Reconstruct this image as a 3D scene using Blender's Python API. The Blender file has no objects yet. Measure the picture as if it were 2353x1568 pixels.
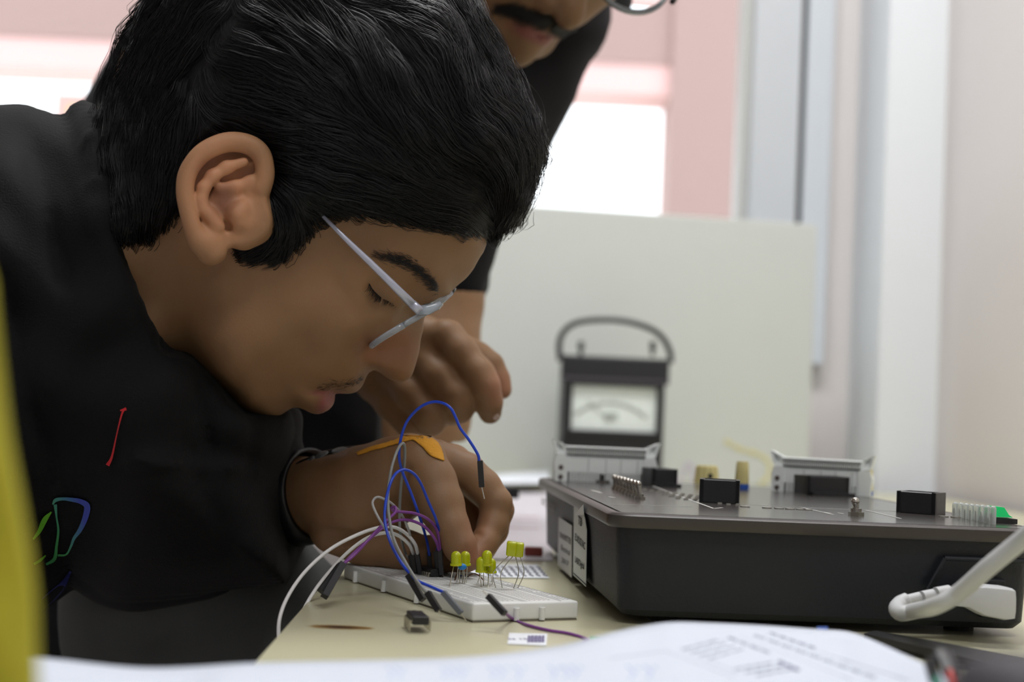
import bpy, bmesh, math, random
import numpy as np
from mathutils import Vector, Matrix
random.seed(7); RNG = np.random.default_rng(7)
sc = bpy.context.scene
COL = sc.collection

# ---------------------------------------------------------------- camera, light, exposure
FPX, CX, CY, CAMH, HOR = 3352.0, 1176.5, 784.0, 0.0936, 952.3
TZ = 0.75                                   # table top height
pit = math.atan((HOR-CY)/FPX); rol = math.radians(2.58)
Fv = np.array([0, math.cos(pit), math.sin(pit)])
_r0 = np.array([1., 0, 0]); _u0 = np.cross(_r0, Fv)
Rv = math.cos(rol)*_r0 + math.sin(rol)*_u0
Uv = -math.sin(rol)*_r0 + math.cos(rol)*_u0
CAM = np.array([0, 0, TZ+CAMH])
cam = bpy.data.cameras.new('camera'); camo = bpy.data.objects.new('camera', cam); COL.objects.link(camo)
camo.matrix_world = Matrix(((Rv[0], Uv[0], -Fv[0], CAM[0]), (Rv[1], Uv[1], -Fv[1], CAM[1]), (Rv[2], Uv[2], -Fv[2], CAM[2]), (0, 0, 0, 1)))
cam.sensor_width = 22.3; cam.lens = FPX/2353*22.3; cam.clip_start = 0.02; cam.clip_end = 60
cam.dof.use_dof = True; cam.dof.focus_distance = 0.72; cam.dof.aperture_fstop = 4.2
sc.camera = camo
sc.view_settings.view_transform = 'Standard'; sc.view_settings.look = 'None'
sc.view_settings.exposure = 0.0; sc.view_settings.gamma = 1.0; sc.view_settings.use_curve_mapping = False
w = bpy.data.worlds.new('sky'); sc.world = w; w.use_nodes = True
w.node_tree.nodes['Background'].inputs[0].default_value = (0.93, 0.96, 1.0, 1)
w.node_tree.nodes['Background'].inputs[1].default_value = 2.6
def area(name, loc, target, sx, sy, power, col=(1, 1, 1)):
    l = bpy.data.lights.new(name, 'AREA'); l.shape = 'RECTANGLE'; l.size = sx; l.size_y = sy; l.energy = power; l.color = col
    o = bpy.data.objects.new(name, l); COL.objects.link(o); o.location = loc
    o.rotation_euler = (Vector(target)-Vector(loc)).to_track_quat('-Z', 'Y').to_euler(); return o
area('ceiling_lamp_light', (0.1, 1.25, 2.68), (0.1, 1.25, 0), 1.3, 0.4, 36, (1.0, 1.0, 1.0))
area('ceiling_lamp_light', (0.45, -0.5, 2.68), (0.45, -0.5, 0), 1.3, 0.4, 24, (1.0, 1.0, 1.0))
area('rear_fill_light', (0.65, -2.4, 1.8), (0.1, 1.0, 0.9), 1.6, 1.2, 6, (0.93, 0.97, 1.0))  # unseen fill light added behind the camera, no window there

# ---------------------------------------------------------------- helpers
def P(px, py, d):
    return CAM + d*Fv + (px-CX)/FPX*d*Rv + (CY-py)/FPX*d*Uv
def T(px, py, z=TZ):
    r = Fv + (px-CX)/FPX*Rv + (CY-py)/FPX*Uv
    return CAM + r*((z-CAM[2])/r[2])
def dep(pt): return float(np.dot(np.asarray(pt)-CAM, Fv))
def c2w(a, b, c): return CAM + np.multiply.outer(a, Rv) + np.multiply.outer(b, Uv) + np.multiply.outer(c, Fv)
def pc(px, py, d): return np.array([(px-CX)/FPX*d, (CY-py)/FPX*d, d])   # camera frame, metres

def lin(c):
    return tuple((x/12.92 if x <= 0.04045 else ((x+0.055)/1.055)**2.4) for x in c)
MATS = {}
def mat(name, rgb, rough=0.5, metal=0.0, var=0.0, vscale=20.0, bump=0.0, bscale=200.0, spec=0.5, alpha=1.0, trans=0.0, sss=0.0, emit=0.0, coat=0.0, stretch=(1, 1, 1), ior=1.45):
    """rgb given 0-255 sRGB"""
    if name in MATS: return MATS[name]
    m = bpy.data.materials.new(name); m.use_nodes = True; nt = m.node_tree; b = nt.nodes['Principled BSDF']
    c = lin([x/255 for x in rgb]); b.inputs['Base Color'].default_value = (*c, 1)
    b.inputs['Roughness'].default_value = rough; b.inputs['Metallic'].default_value = metal
    b.inputs['Specular IOR Level'].default_value = spec; b.inputs['IOR'].default_value = ior
    if alpha < 1: b.inputs['Alpha'].default_value = alpha
    if trans: b.inputs['Transmission Weight'].default_value = trans
    if coat: b.inputs['Coat Weight'].default_value = coat; b.inputs['Coat Roughness'].default_value = 0.08
    if sss:
        b.inputs['Subsurface Weight'].default_value = sss; b.inputs['Subsurface Radius'].default_value = (1, .35, .2); b.inputs['Subsurface Scale'].default_value = 0.004
    if emit:
        b.inputs['Emission Color'].default_value = (*c, 1); b.inputs['Emission Strength'].default_value = emit
    tc = nt.nodes.new('ShaderNodeTexCoord'); mp = nt.nodes.new('ShaderNodeMapping'); mp.inputs['Scale'].default_value = stretch
    nt.links.new(tc.outputs['Object'], mp.inputs[0])
    if var:
        n = nt.nodes.new('ShaderNodeTexNoise'); n.inputs['Scale'].default_value = vscale; n.inputs['Detail'].default_value = 6
        nt.links.new(mp.outputs[0], n.inputs['Vector'])
        r = nt.nodes.new('ShaderNodeMapRange'); r.inputs['To Min'].default_value = 1-var; r.inputs['To Max'].default_value = 1+var
        nt.links.new(n.outputs[0], r.inputs[0])
        mx = nt.nodes.new('ShaderNodeVectorMath'); mx.operation = 'SCALE'; mx.inputs[0].default_value = c
        nt.links.new(r.outputs[0], mx.inputs['Scale']); nt.links.new(mx.outputs[0], b.inputs['Base Color'])
    if bump:
        n = nt.nodes.new('ShaderNodeTexNoise'); n.inputs['Scale'].default_value = bscale; n.inputs['Detail'].default_value = 3
        nt.links.new(mp.outputs[0], n.inputs['Vector'])
        bn = nt.nodes.new('ShaderNodeBump'); bn.inputs['Strength'].default_value = bump; bn.inputs['Distance'].default_value = 0.001
        nt.links.new(n.outputs[0], bn.inputs['Height']); nt.links.new(bn.outputs[0], b.inputs['Normal'])
    MATS[name] = m; return m

def link(name, me, m=None, parent=None, smooth=False):
    o = bpy.data.objects.new(name, me); COL.objects.link(o)
    if m is not None and not me.materials: me.materials.append(m)
    if smooth:
        me.polygons.foreach_set('use_smooth', [True]*len(me.polygons))
    if parent is not None:
        o.parent = parent; o.matrix_parent_inverse = parent.matrix_basis.inverted()
    return o
def meshpy(name, verts, faces, m=None, parent=None, smooth=False):
    me = bpy.data.meshes.new(name); me.from_pydata([tuple(map(float, v)) for v in verts], [], [tuple(map(int, f)) for f in faces]); me.validate(); me.update()
    return link(name, me, m, parent, smooth)
def fastmesh(name, V, Q, m=None, parent=None, smooth=True):
    me = bpy.data.meshes.new(name); V = np.asarray(V, np.float32); Q = np.asarray(Q, np.int32); k = Q.shape[1]
    me.vertices.add(len(V)); me.vertices.foreach_set('co', V.ravel())
    me.loops.add(Q.size); me.loops.foreach_set('vertex_index', Q.ravel())
    me.polygons.add(len(Q)); me.polygons.foreach_set('loop_start', np.arange(0, Q.size, k, dtype=np.int32))
    me.update(calc_edges=True)
    return link(name, me, m, parent, smooth)
def empty(name, loc, label, cat, group=None, rz=0):
    o = bpy.data.objects.new(name, None); COL.objects.link(o); o.empty_display_size = 0.01
    o.location = tuple(map(float, loc)); o.rotation_euler = (0, 0, rz); o['label'] = label; o['category'] = cat
    if group: o['group'] = group
    return o
def tag(o, label, cat, group=None):
    o['label'] = label; o['category'] = cat
    if group: o['group'] = group
    return o
class MB:
    """collects shapes in one bmesh"""
    def __init__(s): s.bm = bmesh.new()
    def box(s, c, size, M=None, bev=0, seg=2, yaw=0):
        r = bmesh.ops.create_cube(s.bm, size=1)['verts']
        bmesh.ops.scale(s.bm, vec=size, verts=r)
        if bev:
            es = list({e for v in r for e in v.link_edges})
            out = bmesh.ops.bevel(s.bm, geom=es, offset=bev, segments=seg, affect='EDGES', profile=0.5)
            r = list({v for f in out['faces'] for v in f.verts} | {v for v in r if v.is_valid})
        mm = Matrix.Translation(Vector(c)) @ (Matrix.Rotation(yaw, 4, 'Z') if yaw else Matrix.Identity(4))
        if M is not None: mm = M @ mm
        bmesh.ops.transform(s.bm, matrix=mm, verts=r); return s
    def cyl(s, p1, p2, r1, r2=None, n=16, M=None, cap=True):
        p1 = Vector(p1); p2 = Vector(p2); d = p2-p1
        r = bmesh.ops.create_cone(s.bm, cap_ends=cap, segments=n, radius1=r1, radius2=r1 if r2 is None else r2, depth=d.length)['verts']
        mm = Matrix.Translation((p1+p2)/2) @ d.to_track_quat('Z', 'Y').to_matrix().to_4x4()
        if M is not None: mm = M @ mm
        bmesh.ops.transform(s.bm, matrix=mm, verts=r); return s
    def sph(s, c, rad, sc_=(1, 1, 1), M=None, u=16, v=10):
        r = bmesh.ops.create_uvsphere(s.bm, u_segments=u, v_segments=v, radius=rad)['verts']
        mm = Matrix.Translation(Vector(c)) @ Matrix.Diagonal((*sc_, 1))
        if M is not None: mm = M @ mm
        bmesh.ops.transform(s.bm, matrix=mm, verts=r); return s
    def prism(s, pts, z0, z1, M=None):
        """pts: polygon (x,y); extruded z0..z1"""
        n = len(pts); vb = [s.bm.verts.new((*p, z0)) for p in pts]; vt = [s.bm.verts.new((*p, z1)) for p in pts]
        s.bm.faces.new(vb[::-1]); s.bm.faces.new(vt)
        for i in range(n): s.bm.faces.new((vb[i], vb[(i+1) % n], vt[(i+1) % n], vt[i]))
        if M is not None: bmesh.ops.transform(s.bm, matrix=M, verts=vb+vt)
        return s
    def lathe(s, prof, M=None, n=24, flute=0, fl=0.0):
        rings = []
        for r, z in prof:
            R_ = [r*(1-fl*(0.5+0.5*math.cos(flute*2*math.pi*i/n))) if flute else r for i in range(n)]
            rings.append([s.bm.verts.new((R_[i]*math.cos(2*math.pi*i/n), R_[i]*math.sin(2*math.pi*i/n), z)) for i in range(n)])
        for a, b in zip(rings, rings[1:]):
            for i in range(n): s.bm.faces.new((a[i], a[(i+1) % n], b[(i+1) % n], b[i]))
        s.bm.faces.new(rings[0][::-1]); s.bm.faces.new(rings[-1])
        if M is not None: bmesh.ops.transform(s.bm, matrix=M, verts=[v for r in rings for v in r])
        return s
    def build(s, name, m, parent=None, smooth=False, auto=None):
        bmesh.ops.recalc_face_normals(s.bm, faces=s.bm.faces[:])
        me = bpy.data.meshes.new(name); s.bm.to_mesh(me); s.bm.free()
        o = link(name, me, m, parent, smooth)
        if auto: me.set_sharp_from_angle(angle=math.radians(auto))
        return o
def spline(pts, n=8):
    """Catmull-Rom through points"""
    pts = [np.asarray(p, float) for p in pts]; out = []
    Q = [2*pts[0]-pts[1]]+pts+[2*pts[-1]-pts[-2]]
    for i in range(1, len(Q)-2):
        for k in range(n):
            t = k/n; a, b, c, d = Q[i-1], Q[i], Q[i+1], Q[i+2]
            out.append(0.5*((2*b)+(-a+c)*t+(2*a-5*b+4*c-d)*t*t+(-a+3*b-3*c+d)*t**3))
    out.append(pts[-1]); return out
def tube(name, path, r, m, parent=None, n=10, rads=None):
    path = [Vector(p) for p in path]; V = []; Fc = []
    t0 = (path[1]-path[0]).normalized(); up = t0.orthogonal().normalized()
    for i, p in enumerate(path):
        t = (path[min(i+1, len(path)-1)]-path[max(i-1, 0)]).normalized()
        up = (up-t*up.dot(t)).normalized(); s = t.cross(up); rr = rads[i] if rads is not None else r
        for k in range(n): a = 2*math.pi*k/n; V.append(p+up*math.cos(a)*rr+s*math.sin(a)*rr)
    for i in range(len(path)-1):
        for k in range(n): Fc.append((i*n+k, i*n+(k+1) % n, (i+1)*n+(k+1) % n, (i+1)*n+k))
    Fc.append(tuple(range(n-1, -1, -1))); Fc.append(tuple(range((len(path)-1)*n, len(path)*n)))
    return meshpy(name, V, Fc, m, parent, True)
def frame(o, x, z=None, y=None):
    """matrix with origin o, local x along x, local z near z"""
    x = Vector(x).normalized(); z = Vector(z); y = z.cross(x).normalized(); z = x.cross(y)
    return Matrix(((x[0], y[0], z[0], o[0]), (x[1], y[1], z[1], o[1]), (x[2], y[2], z[2], o[2]), (0, 0, 0, 1)))
def text_mesh(name, s, size, M, m, parent, depth=0.00005, align='CENTER', bold=0.0, sx=1.0):
    cu = bpy.data.curves.new(name, 'FONT'); cu.body = s; cu.size = size; cu.align_x = align; cu.align_y = 'CENTER'; cu.extrude = depth; cu.offset = bold; cu.resolution_u = 2
    to = bpy.data.objects.new(name, cu); COL.objects.link(to)
    bpy.context.view_layer.update()
    me = bpy.data.meshes.new_from_object(to.evaluated_get(bpy.context.evaluated_depsgraph_get()))
    bpy.data.objects.remove(to); me.transform(M @ Matrix.Diagonal((sx, 1, 1, 1))); me.materials.clear()
    return link(name, me, m, parent)
def structure(o): o['kind'] = 'structure'; return o

# ---------------------------------------------------------------- implicit surfaces
class Grid:
    """scalar field on a grid in the camera-aligned frame (metres)"""
    def __init__(s, lo, hi, h):
        s.lo = np.array(lo, float); s.h = h; s.n = np.ceil((np.array(hi)-s.lo)/h).astype(int)+1
        s.ax = [(s.lo[i]+h*np.arange(s.n[i])).astype(np.float32) for i in range(3)]
        s.F = np.full(tuple(s.n), 1.0, np.float32)
    def sub(s, lo, hi):
        i0 = np.clip(np.floor((np.array(lo)-s.lo)/s.h).astype(int), 0, s.n-1); i1 = np.clip(np.ceil((np.array(hi)-s.lo)/s.h).astype(int)+1, 1, s.n)
        sl = tuple(slice(a, b) for a, b in zip(i0, i1))
        X, Y, Z = np.meshgrid(*[s.ax[i][sl[i]] for i in range(3)], indexing='ij', sparse=True); return sl, X, Y, Z
    def comb(s, sl, D, k, op='u'):
        F = s.F[sl]
        if op == 'u':
            if k: hh = np.clip(0.5+0.5*(F-D)/k, 0, 1); s.F[sl] = F*(1-hh)+D*hh-k*hh*(1-hh)
            else: s.F[sl] = np.minimum(F, D)
        else:   # subtract
            D = -D
            if k: hh = np.clip(0.5-0.5*(F-D)/k, 0, 1); s.F[sl] = F*(1-hh)+D*hh+k*hh*(1-hh)
            else: s.F[sl] = np.maximum(F, D)
    def cap(s, p, q, r1, r2, k=0.004, op='u', flat=1.0):
        p = np.asarray(p, float); q = np.asarray(q, float); m = max(r1, r2)+k*1.5+s.h*3
        sl, X, Y, Z = s.sub(np.minimum(p, q)-m, np.maximum(p, q)+m)
        if 0 in [x.stop-x.start for x in sl]: return s
        d = q-p; L2 = max(float(d@d), 1e-12)
        t = np.clip(((X-p[0])*d[0]+(Y-p[1])*d[1]+(Z-p[2])*d[2])/L2, 0, 1)
        D = np.sqrt((X-p[0]-t*d[0])**2+(Y-p[1]-t*d[1])**2+((Z-p[2]-t*d[2])/flat)**2)-(r1+(r2-r1)*t)
        s.comb(sl, D.astype(np.float32), k, op); return s
    def chain(s, pts, k=0.004, kk=None, op='u', flat=1.0):
        """pts: (px,py,depth,r_mm)"""
        g = Grid.__new__(Grid); g.lo, g.h, g.n, g.ax = s.lo, s.h, s.n, s.ax
        ps = [pc(*p[:3]) for p in pts]; rs = [p[3]*0.001 for p in pts]; m = max(rs)+k*2+s.h*4
        lo = np.min(ps, 0)-m; hi = np.max(ps, 0)+m; sl, X, Y, Z = s.sub(lo, hi)
        best = None
        for i in range(len(ps)-1):
            p, q = ps[i], ps[i+1]; d = q-p; L2 = max(float(d@d), 1e-12)
            t = np.clip(((X-p[0])*d[0]+(Y-p[1])*d[1]+(Z-p[2])*d[2])/L2, 0, 1)
            D = np.sqrt((X-p[0]-t*d[0])**2+(Y-p[1]-t*d[1])**2+((Z-p[2]-t*d[2])/flat)**2)-(rs[i]+(rs[i+1]-rs[i])*t)
            if best is None: best = D
            else:
                k2 = kk or 0.003; hh = np.clip(0.5+0.5*(best-D)/k2, 0, 1); best = best*(1-hh)+D*hh-k2*hh*(1-hh)
        s.comb(sl, best.astype(np.float32), k, op); return s
    def ball(s, p, r, k=0.004, op='u'):
        """p: (px,py,depth); r: mm or 3 radii in camera frame"""
        c = pc(*p); r = np.array(r if hasattr(r, '__len__') else (r, r, r), float)*0.001; m = r.max()+k*1.5+s.h*3
        sl, X, Y, Z = s.sub(c-m, c+m)
        q = np.sqrt(((X-c[0])/r[0])**2+((Y-c[1])/r[1])**2+((Z-c[2])/r[2])**2); D = (q-1)*r.min()
        s.comb(sl, D.astype(np.float32), k, op); return s
    def mesh(s):
        F = s.F; n = F.shape
        ins = F < 0
        c = [slice(0, -1), slice(1, None)]
        cnt = np.zeros((n[0]-1, n[1]-1, n[2]-1), np.int8)
        for i in (0, 1):
            for j in (0, 1):
                for k in (0, 1): cnt += ins[c[i], c[j], c[k]]
        act = (cnt > 0) & (cnt < 8); idx = np.full(act.shape, -1, np.int32); I, J, K = np.nonzero(act); idx[I, J, K] = np.arange(len(I))
        acc = np.zeros((len(I), 3)); num = np.zeros(len(I))
        E = [((0,0,0),(1,0,0)),((0,1,0),(1,1,0)),((0,0,1),(1,0,1)),((0,1,1),(1,1,1)),((0,0,0),(0,1,0)),((1,0,0),(1,1,0)),((0,0,1),(0,1,1)),((1,0,1),(1,1,1)),((0,0,0),(0,0,1)),((1,0,0),(1,0,1)),((0,1,0),(0,1,1)),((1,1,0),(1,1,1))]
        for a, b in E:
            fa = F[I+a[0], J+a[1], K+a[2]]; fb = F[I+b[0], J+b[1], K+b[2]]; mk = (fa < 0) != (fb < 0)
            t = np.where(mk, fa/np.where(fa-fb == 0, 1, fa-fb), 0)
            for d in range(3): acc[:, d] += np.where(mk, a[d]+t*(b[d]-a[d]), 0)
            num += mk
        V = np.stack([I, J, K], 1)+acc/num[:, None]; V = s.lo+V*s.h
        Qs = []
        for ax in range(3):
            o = [x for x in range(3) if x != ax]
            A = [slice(None)]*3; B = [slice(None)]*3; A[ax] = slice(0, -1); B[ax] = slice(1, None)
            fa = ins[tuple(A)]; fb = ins[tuple(B)]; ch = fa != fb
            sl = [slice(None)]*3
            for oo in o: sl[oo] = slice(1, -1)
            ch2 = ch[tuple(sl)]; W = np.array(np.nonzero(ch2)).T
            if len(W) == 0: continue
            for oo in o: W[:, oo] += 1
            sg = fa[W[:, 0], W[:, 1], W[:, 2]]
            def at(d1, d2):
                q = W.copy(); q[:, o[0]] -= d1; q[:, o[1]] -= d2; return idx[q[:, 0], q[:, 1], q[:, 2]]
            q = np.stack([at(1, 1), at(0, 1), at(0, 0), at(1, 0)], 1)
            flip = sg if ax != 1 else ~sg
            q[~flip] = q[~flip][:, ::-1]; Qs.append(q)
        Q = np.concatenate(Qs); Q = Q[(Q >= 0).all(1)]
        return V, Q
def smooth_verts(V, Q, it=2, lam=0.5):
    e = np.concatenate([Q[:, [0, 1]], Q[:, [1, 2]], Q[:, [2, 3]], Q[:, [3, 0]]])
    for _ in range(it):
        S = np.zeros_like(V); N = np.zeros(len(V))
        for a, b in ((0, 1), (1, 0)):
            np.add.at(S, e[:, a], V[e[:, b]]); np.add.at(N, e[:, a], 1)
        V = V*(1-lam)+lam*S/np.maximum(N, 1)[:, None]
    return V
def biggest(V, Q):
    lab = np.arange(len(V)); e = np.concatenate([Q[:, [0, 1]], Q[:, [1, 2]], Q[:, [2, 3]], Q[:, [3, 0]]])
    while True:
        old = lab.copy(); m_ = np.minimum(lab[e[:, 0]], lab[e[:, 1]]); np.minimum.at(lab, e[:, 0], m_); np.minimum.at(lab, e[:, 1], m_); lab = lab[lab]; lab = lab[lab]
        if (lab == old).all(): break
    u, c = np.unique(lab, return_counts=True); keep = lab == u[c.argmax()]; idx = np.cumsum(keep)-1
    return V[keep], idx[Q[keep[Q[:, 0]]]]
def worldv(V): return CAM + V@np.stack([Rv, Uv, Fv])

def polysd(poly, X, Y):
    """signed distance to polygon, inside positive (arrays X,Y)"""
    poly = np.asarray(poly, float); n = len(poly); D = np.full(X.shape, 1e18); ins = np.zeros(X.shape, bool)
    for i in range(n):
        ax, ay = poly[i]; bx, by = poly[(i+1) % n]; dx, dy = bx-ax, by-ay; L = dx*dx+dy*dy+1e-12
        t = np.clip(((X-ax)*dx+(Y-ay)*dy)/L, 0, 1); D = np.minimum(D, (X-ax-t*dx)**2+(Y-ay-t*dy)**2)
        if by != ay:
            c = ((ay > Y) != (by > Y)) & (X < (bx-ax)*(Y-ay)/(by-ay)+ax); ins ^= c
    return np.where(ins, np.sqrt(D), -np.sqrt(D))
def smpoly(pts, n=6):
    pts = [np.asarray(p, float) for p in pts]; N = len(pts); out = []
    for i in range(N):
        a, b, c, d = pts[i-1], pts[i], pts[(i+1) % N], pts[(i+2) % N]
        for k in range(n):
            t = k/n; out.append(0.5*((2*b)+(-a+c)*t+(2*a-5*b+4*c-d)*t*t+(-a+3*b-3*c+d)*t**3))
    return out
class Map2:
    """2D map over image pixels sampled on a grid, bilinear lookup"""
    def __init__(s, x0, y0, x1, y1, st):
        s.x0, s.y0, s.st = x0, y0, st; s.xs = np.arange(x0, x1+st, st); s.ys = np.arange(y0, y1+st, st)
        s.X, s.Y = np.meshgrid(s.xs, s.ys, indexing='ij'); s.V = None
    def __call__(s, x, y):
        u = np.clip((x-s.x0)/s.st, 0, len(s.xs)-1.001); v = np.clip((y-s.y0)/s.st, 0, len(s.ys)-1.001)
        i = u.astype(np.int32); j = v.astype(np.int32); u = u-i; v = v-j; V = s.V
        return V[i, j]*(1-u)*(1-v)+V[i+1, j]*u*(1-v)+V[i, j+1]*(1-u)*v+V[i+1, j+1]*u*v
def inflate(d, R):
    """half thickness of a rounded slab, d = inside distance (metres)"""
    dd = np.clip(d, 0, R); return np.sqrt(np.maximum(R*R-(R-dd)**2, 0))
def body_field(G, D0, Qmap, sl=None):
    """F<0 where (D0-c)^2 < Q(px,py); returns approximate signed distance"""
    X, Y, Z = np.meshgrid(*G.ax, indexing='ij', sparse=True)
    y = np.abs(D0-Z); c = D0-y; px = CX+FPX*X/c; py = CY-FPX*Y/c
    W = Qmap(px, py)
    return (y-W)
def Qinfl(d, R):
    d2 = np.minimum(d, R); return np.where(d2 > 0, 2*R*d2-d2*d2, 2*R*d2)
def qfield(G, D0, Qmap):
    X, Y, Z = np.meshgrid(*G.ax, indexing='ij', sparse=True)
    y = np.abs(D0-Z); c = D0-y
    Q = Qmap((CX+FPX*X/c).astype(np.float32), (CY-FPX*Y/c).astype(np.float32))
    return ((y*y-Q)/(y+np.sqrt(np.maximum(Q, 0))+0.01)).astype(np.float32)

# ================================================================ SETTING
M_wall = mat('wall_paint', (220, 214, 213), .8, var=.035, vscale=2.2, bump=.15, bscale=60)
M_pillar = mat('pillar_paint', (228, 232, 236), .75, var=.02, vscale=3)
M_alu = mat('window_metal', (200, 204, 209), .45, var=.02)
M_seal = mat('rubber_seal', (40, 40, 40), .7)
M_floor = mat('floor_tile', (196, 192, 190), .4, var=.05, vscale=3)
M_ceil = mat('ceiling_paint', (225, 223, 218), .85, var=.02)
M_pink = mat('pink_plaster', (174, 149, 144), .85, var=.04, vscale=1.2)
M_glare = mat('pink_glare', (236, 200, 197), .85, var=.03, vscale=1.2)
def quadbox(name, x0, x1, y0, y1, z0, z1, m, parent=None):
    return MB().box(((x0+x1)/2, (y0+y1)/2, (z0+z1)/2), (x1-x0, y1-y0, z1-z0)).build(name, m, parent)
YB = 2.45
XR = 0.72
structure(quadbox('floor', -3.5, 2.2, -3.2, YB+.2, -.1, 0, M_floor))
structure(quadbox('ceiling', -3.5, 2.2, -3.2, YB+.2, 2.75, 2.85, M_ceil))
WX1 = P(1705, 300, YB)[0]          # right edge of the window opening
WZ0 = 0.95
structure(quadbox('wall_back', -3.5, 2.2, YB, YB+.16, 0, WZ0, M_wall))
structure(quadbox('wall_back', WX1+.14, 2.2, YB, YB+.16, WZ0, 2.75, M_wall))
structure(quadbox('wall_back', -3.5, WX1+.14, YB, YB+.16, 2.3, 2.75, M_wall))
structure(quadbox('wall_back', -3.5, -2.6, YB, YB+.16, WZ0, 2.3, M_wall))
structure(quadbox('wall_left', -3.6, -3.5, -3.2, YB+.2, 0, 2.75, M_wall))
structure(quadbox('wall_front', -3.5, 2.2, -3.3, -3.2, 0, 2.75, M_wall))
PX0 = P(2035, 500, 2.25)[0]; PX1 = P(2172, 500, 2.25)[0]
structure(quadbox('wall_right', PX1, PX1+.12, -3.2, YB, 0, 2.75, M_wall))
structure(quadbox('trim_1', PX0, PX1, 2.25, YB, 0, 2.75, M_pillar))['label'] = 'pale square pillar in the corner, right of the window'
# window frame: jamb profile, sliding sash stile, seal, glass
win = bpy.data.objects.new('window_1', None); COL.objects.link(win); win['kind'] = 'structure'; win.location = (WX1, YB, WZ0)
xa = P(1728, 300, YB-.01)[0]; xb = P(1838, 250, YB-.01)[0]; xc = P(1852, 250, YB-.01)[0]; xd = P(1885, 250, YB-.01)[0]
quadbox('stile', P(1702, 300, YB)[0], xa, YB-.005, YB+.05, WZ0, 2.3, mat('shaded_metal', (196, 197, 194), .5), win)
quadbox('frame', xa, xb, YB-.03, YB+.05, WZ0, 2.3, M_alu, win)
quadbox('seal', xb, xc, YB-.018, YB+.05, WZ0, 2.3, M_seal, win)
quadbox('frame', xc, xd+.02, YB-.03, YB+.02, WZ0, 2.3, mat('pale_metal', (205, 211, 218), .5), win)
quadbox('rail', -2.6, xa, YB-.01, YB+.04, WZ0, WZ0+.03, M_alu, win)
quadbox('rail', -2.6, xa, YB-.01, YB+.04, 2.27, 2.3, M_alu, win)
M_glass = mat('window_glass', (250, 252, 252), .02, trans=1.0, ior=1.01, spec=.3)
quadbox('glass', -2.6, xa, YB+.02, YB+.024, WZ0+.03, 2.27, M_glass, win)
# outside: the pink front of the building across the yard, with its wide opening
YO = 5.2
def outer(name, p0, p1, y, m, th=.3, par=None):
    a = P(p0[0], p0[1], y); b = P(p1[0], p1[1], y)
    return quadbox(name, min(a[0], b[0]), max(a[0], b[0]), y, y+th, min(a[2], b[2]), max(a[2], b[2]), m, par)
bl = empty('building', (0.5, YO, 0), 'overexposed pink plastered building front with wide openings seen through the window', 'building')
outer('lintel', (-1500, -900), (1600, 142), YO, M_pink, .3, bl)
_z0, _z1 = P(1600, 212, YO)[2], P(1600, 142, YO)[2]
quadbox('glare_band', P(-1500, 200, YO)[0], P(1598, 200, YO)[0], YO+.01, YO+.28, _z0, _z1, M_glare, bl)['label'] = 'pale band under the lintel, glare put into its colour'  # added band: glare around the bright opening painted as a pale colour
outer('pillar', (1596, -900), (1760, 900), YO-.02, M_pink, .3, bl)
outer('wall', (1760, -900), (2600, 900), YO, M_pink, .3, bl)
outer('window_shutter', (118, 205), (235, 300), YO+2, mat('shutter_pink', (222, 190, 186), .8), .05, bl)
outer('hanging_cloth', (150, 238), (172, 262), YO+1.9, mat('cloth_yellow', (235, 215, 90), .8), .02, bl)
ground = structure(quadbox('floor', -8, 8, YB+.2, 14, -.3, -.2, mat('yard_concrete', (215, 212, 206), .9, var=.05)))

# ================================================================ TABLE
def table_mat():
    m = mat('birch_laminate', (192, 189, 160), .28, var=.05, vscale=9, bump=.03, bscale=30, stretch=(1, .12, 1), spec=.5)
    nt = m.node_tree; b = nt.nodes['Principled BSDF']; base = b.inputs['Base Color'].links[0].from_socket
    # burn mark: a brown stain lying on the laminate (object coords = world)
    tc = nt.nodes['Texture Coordinate']
    q = T(783, 1442)
    sub = nt.nodes.new('ShaderNodeVectorMath'); sub.operation = 'SUBTRACT'; sub.inputs[1].default_value = tuple(q)
    div = nt.nodes.new('ShaderNodeVectorMath'); div.operation = 'MULTIPLY'; div.inputs[1].default_value = (1/.013, 1/.0060, 0)
    ln = nt.nodes.new('ShaderNodeVectorMath'); ln.operation = 'LENGTH'
    nz = nt.nodes.new('ShaderNodeTexNoise'); nz.inputs['Scale'].default_value = 90; ad = nt.nodes.new('ShaderNodeMath'); ad.operation = 'MULTIPLY_ADD'; ad.inputs[1].default_value = .5; 
    nt.links.new(tc.outputs['Object'], nz.inputs['Vector'])
    nt.links.new(tc.outputs['Object'], sub.inputs[0]); nt.links.new(sub.outputs[0], div.inputs[0]); nt.links.new(div.outputs[0], ln.inputs[0])
    nt.links.new(nz.outputs[0], ad.inputs[0]); nt.links.new(ln.outputs['Value'], ad.inputs[2])
    cr = nt.nodes.new('ShaderNodeValToRGB'); cr.color_ramp.elements[0].position = .40; cr.color_ramp.elements[0].color = (.035, .015, .004, 1)
    cr.color_ramp.elements[1].position = 1.25; cr.color_ramp.elements[1].color = (1, 1, 1, 1)
    e = cr.color_ramp.elements.new(.85); e.color = (.55, .33, .13, 1); cr.color_ramp.elements[2].position = 1.0
    ms = nt.nodes.new('ShaderNodeMath'); ms.operation = 'MULTIPLY'; ms.inputs[1].default_value = .72
    nt.links.new(ad.outputs[0], ms.inputs[0]); nt.links.new(ms.outputs[0], cr.inputs[0])
    mm = nt.nodes.new('ShaderNodeMix'); mm.data_type = 'RGBA'; mm.blend_type = 'MULTIPLY'; mm.inputs['Factor'].default_value = 1
    nt.links.new(base, mm.inputs['A']); nt.links.new(cr.outputs[0], mm.inputs['B']); nt.links.new(mm.outputs['Result'], b.inputs['Base Color'])
    return m
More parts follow.
